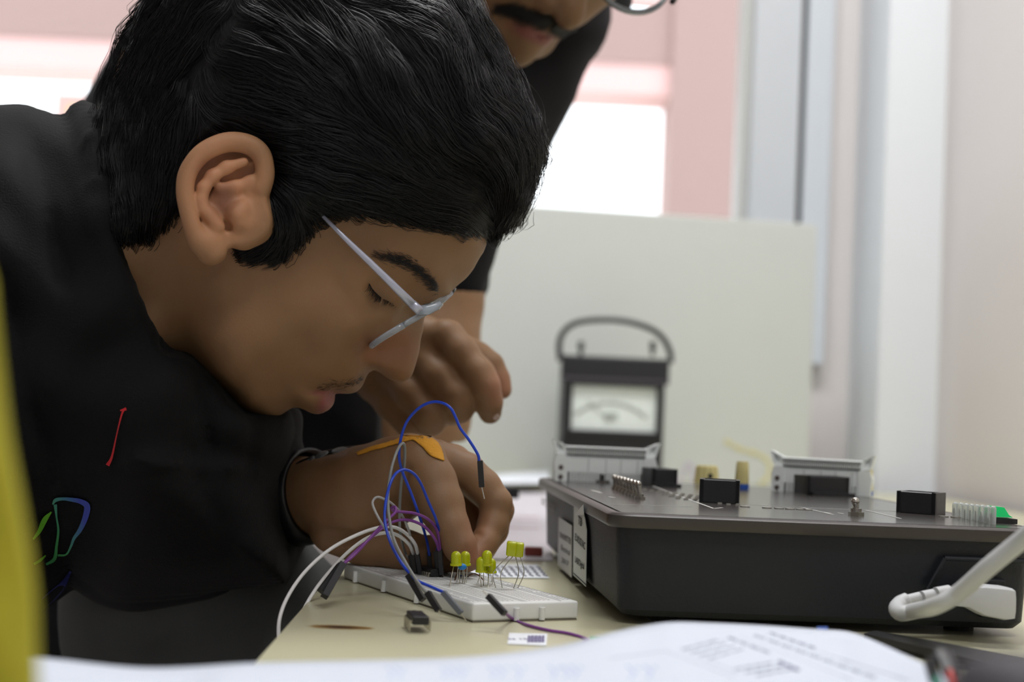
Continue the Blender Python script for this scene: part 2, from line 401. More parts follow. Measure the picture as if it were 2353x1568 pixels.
M_table = table_mat()
XL = T(735, 1352)[0]; XL2 = T(585, 1525)[0]
tb = empty('work_table', (XL, .4, 0), 'long pale wooden laboratory table with a burn mark near its left edge', 'table')
yf = .36; yb = 2.40
xf0 = XL+(XL2-XL)/(T(585, 1525)[1]-T(735, 1352)[1])*(yf-T(735, 1352)[1])
m_ = MB(); m_.prism([(xf0, yf), (PX1-.02, yf), (PX1-.02, 2.2), (PX0-.02, 2.2), (PX0-.02, yb), (XL, yb), (XL, T(735, 1352)[1])], TZ-.025, TZ)
m_.build('tabletop', M_table, tb)
MB().box((XL+.02, 1.4, TZ-.07), (.03, 1.9, .09)).build('apron', mat('table_frame', (120, 110, 95), .6), tb)
for (x, y) in ((XL+.04, .5), (PX1-.08, .5), (XL+.04, 2.3), (PX0-.08, 2.3)):
    MB().box((x, y, (TZ-.025)/2), (.05, .05, TZ-.025)).build('leg', MATS['table_frame'], tb)

# leaning panel
M_panel = mat('painted_panel', (204, 208, 204), .6, var=.02, vscale=4)
pr = P(1878, 516, 2.25); pl_ = P(560, 455, 2.12)
pan = empty('board', (pl_[0], pl_[1], TZ), 'tall plain off-white board standing upright behind the black meter', 'board')
Mp = frame((pl_[0], pl_[1], TZ), (pr[0]-pl_[0], pr[1]-pl_[1], 0), (0, 0.0, 1))
Lp = math.hypot(pr[0]-pl_[0], pr[1]-pl_[1]); Hp = pr[2]-TZ
MB().box((Lp/2, .009, Hp/2), (Lp, .018, Hp), M=Mp, bev=.002).build('panel', M_panel, pan)
# yellow and purple scribbles on the board (flat paint strokes)
def stroke(name, pts, wpx, m, parent):
    pth = []
    for (x, y) in pts:
        # intersect with the board's front plane
        n = Mp.to_3x3() @ Vector((0, -1, 0)); o = Mp.translation + n*.0012; r = Vector(Fv + (x-CX)/FPX*Rv + (CY-y)/FPX*Uv); t = (o-Vector(CAM)).dot(n)/r.dot(n); pth.append(Vector(CAM)+r*t)
    pth = [Vector(q) for q in spline(pth, 5)]; V = []; Fc = []
    for i, q in enumerate(pth):
        t = (pth[min(i+1, len(pth)-1)]-pth[max(0, i-1)]).normalized(); s = t.cross(n).normalized()*wpx*2.15/FPX/2*(0.75+.25*math.sin(i*1.7)); V += [q+s, q-s]
        if i: Fc.append((2*i-2, 2*i-1, 2*i+1, 2*i))
    return meshpy(name, V, Fc, m, parent)
M_yel = mat('faded_yellow_paint', (216, 210, 158), .7)
stroke('paint_stroke', [(1665, 1012), (1700, 1032), (1745, 1045), (1768, 1068), (1762, 1100), (1745, 1112)], 12, M_yel, pan)['label'] = 'faint yellow paint stroke'
stroke('paint_stroke', [(1560, 1112), (1572, 1080), (1584, 1065), (1592, 1085), (1590, 1110)], 9, mat('faded_violet_paint', (196, 186, 206), .7), pan)['label'] = 'faint violet smudge'

# ================================================================ ANALOG METER
M_blk = mat('black_bakelite', (38, 38, 42), .35, bump=.05)
M_blk2 = mat('meter_band', (58, 54, 60), .3)
dm = 2.0
ml = P(1288, 900, dm); mr = P(1536, 908, dm)
mz1 = P(1290, 815, dm)[2]; wM = mr[0]-ml[0]
Mm = Matrix.Translation(Vector((ml[0], ml[1], TZ))) @ Matrix.Rotation(math.radians(1.5), 4, 'Z')
met = empty('analog_meter', (ml[0]+wM/2, ml[1]+.05, TZ), 'black portable analog panel meter with white scale window and arched carrying handle', 'meter')
hM = mz1-TZ; k = dm/FPX
MB().box((wM/2, .05, hM/2), (wM-.008, .1, hM), M=Mm, bev=.004).build('case', M_blk, met)
MB().box((wM/2, .0, hM-30*k), (wM, .012, 60*k), M=Mm, bev=.003).build('terminal_cover', M_blk, met)
MB().box((wM/2, -.002, hM-55*k), (wM, .012, 10*k), M=Mm, bev=.002).build('band', M_blk2, met)
zw1 = hM-68*k; zw0 = hM-170*k
fr = MB()
for c_, s_ in (((wM/2, -.004, zw1+.003), (wM-.014, .01, .006)), ((wM/2, -.004, zw0-.003), (wM-.014, .01, .006)), ((.012, -.004, (zw0+zw1)/2), (.008, .01, zw1-zw0)), ((wM-.012, -.004, (zw0+zw1)/2), (.008, .01, zw1-zw0))): fr.box(c_, s_, M=Mm)
fr.build('bezel', M_blk, met)
dial = MB().box((wM/2, -.0015, (zw0+zw1)/2), (wM-.03, .002, zw1-zw0), M=Mm).build('dial', mat('dial_white', (226, 234, 232), .5), met)
sc_ = MB(); cxm, czm = wM/2-.004, zw0-.035; Rr = .072
for i in range(41):
    a = math.radians(130-80*i/40); 
    for rr, l in ((Rr, .0),): pass
    ln = .006 if i % 5 == 0 else .003
    c0 = (cxm+Rr*math.cos(a), -.0032, czm+Rr*math.sin(a)); c1 = (cxm+(Rr+ln)*math.cos(a), -.0032, czm+(Rr+ln)*math.sin(a))
    sc_.cyl(c0, c1, .0004, n=4, M=Mm)
pts_ = [(cxm+Rr*math.cos(math.radians(132-84*i/30)), -.0032, czm+Rr*math.sin(math.radians(132-84*i/30))) for i in range(31)]
for a_, b_ in zip(pts_, pts_[1:]): sc_.cyl(a_, b_, .0006, n=4, M=Mm)
sc_.build('scale_marks', mat('scale_grey', (130, 135, 130), .6), dial)
MB().cyl((cxm, -.0036, czm+.046), (cxm-.034, -.0036, czm+.076), .0005, n=5, M=Mm).build('needle', MATS['scale_grey'], dial)
MB().box((cxm, -.0034, czm+.055), (.018, .001, .008), M=Mm).build('scale_caption', mat('caption_grey', (160, 168, 165), .6), dial)
hp = [(1287, 830), (1285, 790), (1296, 762), (1325, 742), (1380, 735), (1440, 739), (1495, 756), (1525, 780), (1540, 812), (1541, 835)]
tube('handle', [P(x, y, dm+.03) for x, y in spline(hp, 5)], .0042, M_blk, met, n=8)
for x in (1334, 1499):
    q = P(x, 818, dm+.04); mm_ = MB(); mm_.cyl(q, q+np.array([0, 0, .014]), .0028, n=12); mm_.cyl(q+np.array([0, 0, .009]), q+np.array([0, 0, .02]), .0045, .004, n=14); mm_.build('terminal', M_blk, met)

# ================================================================ TRAINER KIT
M_case = mat('black_case', (19, 23, 31), .5, var=.12, vscale=14, bump=.25, bscale=500)
M_top = mat('acrylic_top', (58, 55, 53), .2, var=.2, vscale=25, spec=.9)
M_rim = mat('rim_plastic', (62, 57, 55), .35, var=.15, vscale=60)
BH = .051
nl = T(1396, 1440); fl_ = T(1243, 1283)
yaw = math.radians(4.3)
kit = empty('trainer_kit', (nl[0], nl[1], TZ), 'black digital electronics trainer box with switches, sockets and paper stickers on its side', 'electronics trainer')
e1 = np.array([math.cos(yaw), math.sin(yaw), 0]); e2 = np.array([-math.sin(yaw), math.cos(yaw), 0])
Mk = Matrix(((e1[0], e2[0], 0, nl[0]), (e1[1], e2[1], 0, nl[1]), (0, 0, 1, TZ), (0, 0, 0, 1)))
tr = T(2450, 1227, TZ+BH); KW = float(np.dot(tr-nl, e1)); KD = float(np.dot(T(1237, 1097, TZ+BH)-nl, e2))
print('kit', KW, KD)
sl_ = .006   # the walls taper inwards towards the foot
bm = MB(); bv = []
def ringpts(ins, z, r):
    out = []
    for (cx_, cy_, a0) in ((KW-ins-r, KD-ins-r, 0), (ins+r, KD-ins-r, 90), (ins+r, ins+r, 180), (KW-ins-r, ins+r, 270)):
        for kk in range(5): a = math.radians(a0+90*kk/4); out.append((cx_+r*math.cos(a), cy_+r*math.sin(a), z))
    return out
rings = [ringpts(sl_+.003, .004, .008), ringpts(sl_, .007, .01), ringpts(.004, BH-.006, .01), ringpts(.003, BH-.0055, .01)]
V = [p for r in rings for p in r]; n = len(rings[0]); Fc = [tuple(range(n-1, -1, -1))]
for i in range(len(rings)-1):
    for j in range(n): Fc.append((i*n+j, i*n+(j+1) % n, (i+1)*n+(j+1) % n, (i+1)*n+j))
Fc.append(tuple(range((len(rings)-1)*n, len(rings)*n)))
o = meshpy('case', [Mk@Vector(v) for v in V], Fc, M_case, kit, True); o.data.set_sharp_from_angle(angle=math.radians(40))
rings = [ringpts(0.0, BH-.0065, .011), ringpts(-.001, BH-.005, .012), ringpts(-.001, BH-.001, .012), ringpts(.0005, BH, .011), ringpts(.004, BH, .009), ringpts(.0045, BH-.0012, .009)]
V = [p for r in rings for p in r]; Fc = [tuple(range(n-1, -1, -1))]
for i in range(len(rings)-1):
    for j in range(n): Fc.append((i*n+j, i*n+(j+1) % n, (i+1)*n+(j+1) % n, (i+1)*n+j))
Fc.append(tuple(range((len(rings)-1)*n, len(rings)*n)))
o = meshpy('rim', [Mk@Vector(v) for v in V], Fc, M_rim, kit, True); o.data.set_sharp_from_angle(angle=math.radians(40))
MB().box((KW/2, KD/2, BH-.0005), (KW-.011, KD-.011, .0012), M=Mk).build('top_panel', M_top, kit)
for x, y in ((.03, .03), (KW-.03, .03), (.03, KD-.03), (KW-.03, KD-.03)):
    MB().cyl((x, y, 0), (x, y, .0045), .007, n=16, M=Mk).build('foot', M_seal, kit)
ZT = TZ+BH
def kt(px, py):
    """kit-local x,y of a point of the top panel"""
    q = T(px, py, ZT)-nl; return float(np.dot(q, e1)), float(np.dot(q, e2))
# printed lines on the panel
M_prn = mat('panel_print', (190, 190, 186), .5)
def pline(a, b, w=.0008):
    (x0, y0), (x1, y1) = kt(*a), kt(*b); L = math.hypot(x1-x0, y1-y0)
    return ((x0+x1)/2, (y0+y1)/2, BH+.0002), (L, w, .0001), math.atan2(y1-y0, x1-x0)
pm = MB()
for a, b, w_ in (((1482, 1112), (1640, 1170), .0012), ((1640, 1170), (1660, 1168), .0012), ((1840, 1167), (1915, 1184), .001), ((1990, 1174), (2070, 1193), .001), ((1700, 1160), (1850, 1168), .0006), ((1850, 1168), (2060, 1176), .0006), ((1400, 1160), (1590, 1166), .0006), ((1360, 1128), (1382, 1134), .002), ((1398, 1143), (1412, 1145), .002), ((1890, 1178), (1908, 1181), .0012), ((1925, 1180), (1938, 1182), .0012)):
    c_, s_, ya = pline(a, b, w_); pm.box(c_, s_, M=Mk, yaw=ya)
pm.build('printed_lines', M_prn, kit)
# pad rows behind the toggles
pm = MB()
for r in range(6):
    for c in range(9):
        x, y = kt(1482+r*12+c*2, 1126+c*1.5+r*3.2); pm.box((x+c*.004, y-r*.004, BH+.0004), (.0022, .0016, .0006), M=Mk)
pm.build('pin_pads', mat('tin_pads', (170, 168, 160), .3, metal=.7), kit)
# slide rail slots: brownish oval pads near the front
for px in (1712, 1762, 1790, 1815, 1840, 1856, 2168, 2196):
    x, y = kt(px, 1166+(px-1712)*.05); MB().cyl((x, y, BH), (x, y, BH+.0006), .0026, n=12, M=Mk).build('pin_pad', MATS['tin_pads'], kit)

M_idc = mat('grey_connector', (232, 238, 237), .45)
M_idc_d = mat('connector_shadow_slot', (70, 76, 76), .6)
def idc(pxl, pyl, pxr, pyr, Htop, label):
    xl, yl = kt(pxl, pyl); xr, yr = kt(pxr, pyr); L = math.hypot(xr-xl, yr-yl); ya = math.atan2(yr-yl, xr-xl)
    Mi = Mk @ Matrix.Translation((xl, yl, BH)) @ Matrix.Rotation(ya, 4, 'Z'); H = Htop
    b = MB(); wl = L*.085
    # body wall with comb feet, raised upper tier, end posts
    b.box((L/2, .0, H*.40), (L*.86, .010, H*.34), M=Mi)
    b.box((L/2, .001, H*.70), (L*.80, .008, H*.28), M=Mi)
    b.box((L/2, .0, H*.83), (L*.80, .011, H*.045), M=Mi, bev=.0006)
    for s in (0, 1):
        pts = [(0, 0), (wl*1.5, 0), (wl*1.5, H*.95*.62), (wl*1.35, H*.62), (.18*wl, H*.62), (-.1*wl, H*.42), (0, H*.2)]
        if s: pts = [(L-x, z) for x, z in pts][::-1]
        b.prism([(x, z) for x, z in pts], -.006, .006, M=Mi @ Matrix.Rotation(math.pi/2, 4, 'X'))
    bo = b.build('connector_body', M_idc, kit); bo['label'] = label
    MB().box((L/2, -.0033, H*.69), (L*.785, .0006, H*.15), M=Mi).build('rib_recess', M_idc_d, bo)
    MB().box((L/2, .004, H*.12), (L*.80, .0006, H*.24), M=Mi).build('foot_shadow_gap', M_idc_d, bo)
    for q_ in (.3, .5, .67, .86): MB().box((L*(q_*.86+.07), -.0051, H*.40), (.0004, .0003, H*.32), M=Mi).build('seam', mat('seam_grey', (160, 168, 166), .6), bo)
    t = MB()
    for i in range(38):
        x = L*.115+L*.77*i/37; t.box((x, -.0042, H*.70), (L*.012, .0022, H*.115), M=Mi, bev=.0003, seg=1)
    t.build('contact_ribs', mat('rib_grey', (225, 230, 228), .35), bo)
    f_ = MB()
    for i in range(22):
        x = L*.16+L*.70*i/21; f_.box((x, -.001, H*.12), (L*.021, .008, H*.24), M=Mi)
    f_.build('foot_comb', M_idc, bo)
    for s in (0, 1):   # ejector latches: open triangular thumb pieces
        lm = MB(); A = [(-.35*wl, H*1.0), (.1*wl, H*.98), (1.0*wl, H*.88), (1.25*wl, H*.87), (1.25*wl, H*.62), (.15*wl, H*.64), (-.05*wl, H*.78)]
        if s: A = [(L-x, z) for x, z in A]
        cen = np.mean(A, 0); 
        Bp = [tuple(cen+(np.array(p)-cen)*np.array([.45, .5])) for p in A]
        vb = []
        for yy in (-.004, .004):
            vb.append([lm.bm.verts.new(Mi@Vector((p[0], yy, p[1]))) for p in A]); vb.append([lm.bm.verts.new(Mi@Vector((p[0], yy*.9, p[1]))) for p in Bp])
        N_ = len(A)
        for i in range(N_):
            j = (i+1) % N_
            lm.bm.faces.new((vb[0][i], vb[0][j], vb[1][j], vb[1][i])); lm.bm.faces.new((vb[2][i], vb[3][i], vb[3][j], vb[2][j]))
            lm.bm.faces.new((vb[0][i], vb[2][i], vb[2][j], vb[0][j])); lm.bm.faces.new((vb[1][i], vb[1][j], vb[3][j], vb[3][i]))
        lm.box((cen[0], 0, cen[1]), (.8*wl, .003, H*.2), M=Mi)
        lm.build('latch', M_idc, bo)
    hl = MB()
    for zz in (.1, .33): hl.cyl((wl*.7, -.0065, H*zz), (wl*.7, -.0055, H*zz), .0016, n=14, M=Mi)
    hl.build('rivet', mat('rivet_dark', (90, 80, 78), .5), bo)
idc(1272, 1104, 1505, 1114, .0275, 'long grey ribbon-cable socket with open latches at the rear left of the panel')
idc(1776, 1128, 2003, 1142, .0265, 'long grey ribbon-cable socket with open latches at the rear right of the panel')

def blackblock(pl, pr, top, dpt, lab, lip=True):
    """box-shaped socket seen from its front-left bottom pixel pl to right pr, top pixel y"""
    x0, y0 = kt(*pl); x1, y1 = kt(*pr); d = dep(T(*pl, ZT)); H = (pl[1]-top)*d/FPX; W_ = math.hypot(x1-x0, y1-y0); ya = math.atan2(y1-y0, x1-x0)
    Mi = Mk @ Matrix.Translation((x0, y0, BH)) @ Matrix.Rotation(ya, 4, 'Z')
    b = MB(); th = .0022
    b.box((W_/2, th/2, H/2), (W_, th, H), M=Mi, bev=.0004, seg=1); b.box((W_/2, dpt-th/2, H*.5), (W_, th, H), M=Mi)
    b.box((th/2, dpt/2, H/2), (th, dpt, H), M=Mi); b.box((W_-th/2, dpt/2, H/2), (th, dpt, H), M=Mi); b.box((W_/2, dpt/2, H*.35), (W_-.001, dpt-.001, H*.7), M=Mi)
    if lip: b.box((W_*.55, -.003, H*.09), (W_*.98, .006, H*.18), M=Mi)
    o = b.build('socket_block', mat('socket_black', (34, 35, 38), .35, bump=.1), kit); o['label'] = lab
blackblock((1497, 1118), (1556, 1120), 1077, .02, 'black block right of the rear left ribbon socket')
blackblock((1606, 1155), (1698, 1160), 1101, .018, 'black block at the middle of the panel', lip=False)
blackblock((1854, 1139), (1951, 1142), 1094, .018, 'black block in front of the rear right ribbon socket')
blackblock((2059, 1178), (2149, 1185), 1128, .016, 'black block left of the clear lamps', lip=False)

M_knob = mat('cream_knob', (214, 203, 142), .45); M_blue = mat('blue_plastic', (40, 84, 170), .4)
def knob(px, py, topy, wpx, lab, collar=True, wide=False):
    x, y = kt(px, py); d = dep(T(px, py, ZT)); r = wpx/2*d/FPX; H = (py-topy)*d/FPX
    Mi = Mk @ Matrix.Translation((x, y, BH)); b = MB()
    z0 = .2*H if collar else 0
    b.lathe([(r*.98, z0), (r, z0+.02*H), (r*.93, H*.6), (r*.86, H*.93), (r*.8, H*.96), (r*.8, H)], M=Mi, n=48, flute=14 if not wide else 12, fl=.09)
    o = b.build('knob', M_knob, kit, smooth=True, auto=35); o['label'] = lab
    if collar: MB().lathe([(r*.95, 0), (r*1.02, .02*H), (r*1.02, z0), (r*.9, z0)], M=Mi, n=32).build('collar', M_blue, o, smooth=True, auto=40)['label'] = 'blue collar'
    if wide: MB().cyl((r*.1, -r*.99, H*.45), (r*.1, -r*.93, H*.45), .0018, n=14, M=Mi).build('set_screw_hole', M_seal, o)
knob(1623, 1112, 1070, 58, 'wide ribbed cream knob with a set-screw hole', collar=False, wide=True)
knob(1704, 1125, 1061, 33, 'narrow cream binding post with blue collar behind the middle block')
knob(1928, 1132, 1076, 32, 'cream binding post half hidden behind a black block')
knob(1989, 1141, 1078, 33, 'cream binding post with blue collar right of the black block')

M_chr = mat('chrome', (190, 186, 178), .18, metal=1.0); M_sw = mat('switch_metal', (150, 148, 140), .3, metal=.9)
def toggle(px, py, tx, ty, s=1.0, nm='toggle_switch'):
    x, y = kt(px, py); d = dep(T(px, py, ZT)); Mi = Mk @ Matrix.Translation((x, y, BH)); k = d/FPX
    b = MB(); b.cyl((0, 0, 0), (0, 0, .0016*s), .0032*s, n=6, M=Mi); b.cyl((0, 0, .0016*s), (0, 0, .003*s), .0022*s, n=14, M=Mi)
    o = b.build(nm, M_sw, kit)
    dx = (tx-px)*k; dz = (py-ty)*k
    v = MB(); v.cyl((0, 0, .002*s), (dx, 0, dz), .0011*s, .0015*s, n=12, M=Mi); v.sph((dx, 0, dz), .0017*s, M=Mi, u=12, v=8)
    v.build('lever', M_chr, o, smooth=True, auto=50)
for i in range(8):
    toggle(1416+i*7.7, 1125+i*3.3, 1411+i*7.7, 1098+i*2.1)
toggle(1967, 1186, 1964, 1153, 1.25)
for px, py, ty in ((1334, 1107, 1088), (1384, 1110, 1091)):
    x, y = kt(px, py); Mi = Mk @ Matrix.Translation((x, y, BH)); k = dep(T(px, py, ZT))/FPX
    o = MB().box((0, 0, .0008), (.0085, .004, .0016), M=Mi).build('slide_switch', mat('dark_steel', (96, 92, 88), .4, metal=.6), kit)
    MB().box((0, 0, (py-ty)*k/2), (.0026, .002, (py-ty)*k), M=Mi).build('slider', M_seal, o)
M_clear = mat('clear_epoxy', (226, 232, 229), .16, trans=.55, ior=1.35)
for i in range(8):
    px = 2195+i*12.3; py = 1188+i*2.6; x, y = kt(px, py); Mi = Mk @ Matrix.Translation((x, y, BH)); k = dep(T(px, py, ZT))/FPX; H = (34+i*1.3)*k; r = 7.4*k
    o = MB().lathe([(r, 0), (r, H-r)]+[(r*math.cos(a), H-r+r*math.sin(a)) for a in (.4, .8, 1.2, 1.5)], M=Mi, n=16).build('clear_lamp', M_clear, kit, smooth=True, auto=60)
    MB().cyl((-.0006, 0, 0), (-.0006, 0, H*.6), .0003, n=5, M=Mi).build('lead_frame', M_sw, o)
x, y = kt(2306, 1204); Mi = Mk @ Matrix.Translation((x, y+.006, BH))
o = MB().box((0, 0, .0012), (.014, .012, .0024), M=Mi).build('rocker_switch', M_seal, kit); o['label'] = 'power rocker switch with green lit cap'
MB().prism([(-.0045, .0), (.0055, 0), (.0035, .0012), (.001, .0048), (-.0045, .0052)], -.004, .004, M=Mi @ Matrix.Translation((0, 0, .003)) @ Matrix.Rotation(math.pi/2, 4, 'X')).build('rocker_cap', mat('green_lamp', (22, 190, 105), .3, emit=.35), o)
# recess for the mains inlet on the front wall
def fw(px, py, off=0.0):
    """point of the kit's front wall plane, in kit-local coordinates"""
    n_ = -e2; o_ = nl+n_*(off-.006)*1.0; r = Fv+(px-CX)/FPX*Rv+(CY-py)/FPX*Uv; t = np.dot(o_-CAM, n_)/np.dot(r, n_); q = CAM+r*t-nl
    return float(np.dot(q, e1)), float(np.dot(q, e2)), float(q[2])
g = MB(); cs = [fw(2130, 1355, .004), fw(2170, 1283, .004), fw(2353, 1290, .004)]
for a_, b_ in zip(cs, cs[1:]): g.cyl(a_, b_, .0012, n=8, M=Mk)
x0, y0, z0 = fw(2190, 1300, .002); g.box(((x0+.012+KW-.02)/2, .002, z0-.014), (KW-.032-x0, .006, .018), M=Mk, bev=.001)
g.build('inlet_surround', M_case, kit)

# ---- paper stickers on the left wall
def lw(px, py, off=0.0):
    n_ = -e1; o_ = nl+e1*.0045+n_*off; r = Fv+(px-CX)/FPX*Rv+(CY-py)/FPX*Uv; t = np.dot(o_-CAM, n_)/np.dot(r, n_); return CAM+r*t
M_paper = mat('sticker_paper', (205, 205, 203), .7); M_ink = mat('ink', (40, 40, 44), .7); M_paperw = mat('white_paper', (222, 226, 232), .7, var=.01)
def quadmesh(name, pts, m, parent, th=.0003, nrm=None):
    pts = [Vector(p) for p in pts]; n_ = Vector(nrm).normalized()*th; N_ = len(pts)
    V = pts+[p+n_ for p in pts]; Fc = [tuple(range(N_-1, -1, -1)), tuple(range(N_, 2*N_))]+[(i, (i+1) % N_, N_+(i+1) % N_, N_+i) for i in range(N_)]
    return meshpy(name, V, Fc, m, parent)
s1 = quadmesh('sticker', [lw(*p, .0015) for p in ((1282, 1298), (1285, 1189), (1315, 1208), (1314, 1328))], M_paper, kit, nrm=-e1); s1['label'] = 'small pale sticker with faded lettering'
s2 = quadmesh('sticker', [lw(*p, .0015) for p in ((1318, 1322), (1320, 1149), (1338, 1156), (1346, 1196), (1349, 1218), (1347, 1349))], mat('sticker_white', (216, 222, 226), .7), kit, nrm=-e1); s2['label'] = 'taller white sticker with a peeling top corner'
fo = [lw(1321, 1184, .003), lw(1341, 1160, .007), lw(1342, 1184, .006)]
meshpy('peeled_corner', fo+[p+np.array([-.0003, 0, 0]) for p in fo], [(0, 1, 2), (5, 4, 3), (0, 3, 4, 1), (1, 4, 5, 2), (2, 5, 3, 0)], M_paperw, s2)
def walltext(s, a, b, h, par, m=M_ink, bold=.0):
    """text on left wall between pixel a (left) and b (right), h in px at a"""
    A, B = lw(*a, .0021), lw(*b, .0021); L = np.linalg.norm(B-A); d = dep((A+B)/2); size = h*d/FPX/.72
    Mt = frame(tuple((A+B)/2), tuple(B-A), tuple(-e1)); o = text_mesh('lettering', s, size, Mt, m, par, bold=bold)
    xs = [v.co for v in o.data.vertices]; loc = [(Mt.inverted()@v).x for v in xs]; wd = max(loc)-min(loc)
    o.data.transform(Mt @ Matrix.Diagonal((L/wd, 1, 1, 1)) @ Mt.inverted())
walltext('TRANSMITTER', (1285, 1229), (1312, 1246), 14, s1, mat('faded_ink', (105, 100, 100), .7))
walltext('Electrical', (1289, 1258), (1309, 1272), 13, s1, MATS['faded_ink']); walltext('2017', (1290, 1287), (1306, 1297), 12, s1, MATS['faded_ink'])
walltext('TB', (1328, 1196), (1337, 1203), 20, s2); walltext('ELX/DSD/AC', (1321, 1234), (1344, 1257), 17, s2); walltext('LAB/Digital', (1321, 1286), (1342, 1303), 15, s2)
for q1_, q2_ in (((1318, 1318), (1347, 1345)), ((1322, 1158), (1338, 1168))): MB().cyl(lw(*q1_, .002), lw(*q2_, .002), .0003, n=4).build('border_line', M_ink, s2)
walltext('SIT/ECE', (1244, 1152), (1272, 1170), 16, kit, mat('scratched_paint', (150, 146, 140), .7))

# ================================================================ MAINS CABLE
M_cab = mat('grey_cable', (190, 192, 194), .45, var=.03)
pl0 = fw(2322, 1385)
plug = empty('power_cable', Mk@Vector(pl0), 'light grey mains cable and plug looping in front of the black trainer box', 'cable')
dd = lambda off: off
def fd(px, py, off): q = fw(px, py, off); return np.array(Mk@Vector(q))
# plug body: tapered block pushed into the inlet from the front right
A0 = [(2189, 1358, .02), (2320, 1345, .013)]
b = MB(); 
secs = [((2186, 1372), 28, .010), ((2215, 1370), 36, .012), ((2250, 1378), 52, .015), ((2300, 1385), 56, .015), ((2318, 1386), 52, .013)]
rg = []
for (p, hpx, wd) in secs:
    c_ = fd(*p, .018); h_ = hpx*.84/FPX; r_ = []
    for kk in range(16):
        a = 2*math.pi*kk/16; ca, sa = math.cos(a), math.sin(a); se = (abs(ca)**6+abs(sa)**6)**(-1/6)
        r_.append(b.bm.verts.new(Vector(c_ + (-e2)*wd*.6*ca*se + np.array([0, 0, 1])*h_/2*1.05*sa*se)))
    rg.append(r_)
for a_, c2 in zip(rg, rg[1:]):
    for i in range(16): b.bm.faces.new((a_[i], a_[(i+1) % 16], c2[(i+1) % 16], c2[i]))
b.bm.faces.new(rg[0][::-1]); b.bm.faces.new(rg[-1])
b.build('plug', M_cab, plug, smooth=True, auto=50)
# strain relief segments
for i, (pa, pb, h) in enumerate((((2180, 1362), (2150, 1366), 38), ((2146, 1369), (2118, 1373), 34), ((2114, 1374), (2075, 1382), 30))):
    A, B = fd(*pa, .018), fd(*pb, .02); MB().cyl(A, B, h*.6/FPX/2, (h-3)*.6/FPX/2, n=16).build('strain_relief', M_cab, plug, smooth=True, auto=40)
cpth = [fd(2085, 1380, .02), fd(2068, 1388, .021), fd(2060, 1400, .027), fd(2072, 1410, .036), fd(2105, 1404, .044), P(2150, 1393, .585), P(2205, 1362, .575), P(2270, 1305, .56), P(2340, 1248, .55), P(2450, 1160, .53), P(2700, 960, .52)]
tube('cord', spline(cpth, 8), 20*.59/FPX, M_cab, plug, n=16)

# ================================================================ BREADBOARD
M_bb = mat('breadboard_white', (222, 224, 222), .38, sss=.0, bump=.02)
bA = T(1085, 1432); bB = T(1331, 1426); bC = T(776, 1331)
ux = (bB-bA)/np.linalg.norm(bB-bA); Wb = np.linalg.norm(bB-bA); ly = bC-bA; ly = ly-ux*np.dot(ly, ux); Lb = np.linalg.norm(ly); uy = ly/Lb
skew = float(np.dot(bC-bA, ux)); print('board', Wb, Lb, skew)
uy = (bC-bA)/np.linalg.norm(bC-bA); ux2 = np.array([uy[1], -uy[0], 0]); ux2 = ux2 if np.dot(ux2, ux) > 0 else -ux2
uxm = (ux+ux2); ux = uxm/np.linalg.norm(uxm); uy = np.array([-ux[1], ux[0], 0])
Lb = .162; Wb = .055; HB = .0087
bb = empty('breadboard', bA, 'white solderless breadboard at the table edge holding yellow lamps and jumper wires', 'breadboard')
Mb = Matrix(((ux[0], uy[0], 0, bA[0]), (ux[1], uy[1], 0, bA[1]), (0, 0, 1, TZ), (0, 0, 0, 1)))
Lb = float(np.linalg.norm(bC-bA)); Wb = float(np.linalg.norm(bB-bA))
MB().box((Wb/2, Lb/2, HB/2+.0003), (Wb, Lb, HB-.0006), M=Mb, bev=.0012, seg=3).build('body', M_bb, bb, smooth=True, auto=50)
MB().box((Wb/2, Lb/2, .0003), (Wb-.001, Lb-.001, .0006), M=Mb).build('backing', mat('foam_backing', (120, 112, 100), .8), bb)
def tab(y=None, x=None):
    tabs = MB()
    if x is None: tabs.cyl((-.0005, y, .0006), (-.0005, y, .0062), .0014, n=10, M=Mb)
    else: tabs.cyl((x, -.0005, .0006), (x, -.0005, .0062), .0014, n=10, M=Mb)
    tabs.build('joining_tab', M_bb, bb, smooth=True, auto=40)
for px, py in ((806, 1341), (878, 1363), (953, 1389)):
    q = T(px, py)-bA; tab(y=float(np.dot(q, uy)))
for px in (1181, 1245): q = T(px, 1428)-bA; tab(x=float(np.dot(q, ux)))
# holes: 63 rows x (2 + 5 + 5 + 2)
hol = MB(); pitch = .00254*Lb/.165; cols = [.05, .096, .235, .281, .327, .373, .419, .581, .627, .673, .719, .765, .904, .95]
gx = [c*Wb for c in cols]
for r in range(60):
    y = .006+(Lb-.012)*r/59
    for ci, x in enumerate(gx):
        if (ci in (0, 1, 12, 13)) and r % 6 == 5: continue
        s_ = .00055; z_ = HB+.00003
        vs = [hol.bm.verts.new(Mb@Vector((x+dx, y+dy, z_))) for dx, dy in ((-s_, -s_), (s_, -s_), (s_, s_), (-s_, s_))]; hol.bm.faces.new(vs)
ho = hol.build('contact_holes', mat('hole_dark', (110, 108, 104), .9), bb); ho['kind'] = 'stuff'
gr = MB()
for x in (.165, .835): gr.box((x*Wb, Lb/2, HB+.00008), (.0007, Lb-.002, .00016), M=Mb)
gr.box((.5*Wb, Lb/2, HB+.00003), (.0030, Lb-.004, .0001), M=Mb)
gr.build('groove', mat('groove_grey', (188, 190, 190), .5), bb)
mk = MB()
for x in (.022, .128, .87, .978): mk.box((x*Wb, Lb/2, HB+.00004), (.0003, Lb-.012, .0001), M=Mb)
mk.build('rail_line', mat('rail_print', (150, 150, 165), .6), bb)
ZB = TZ+HB

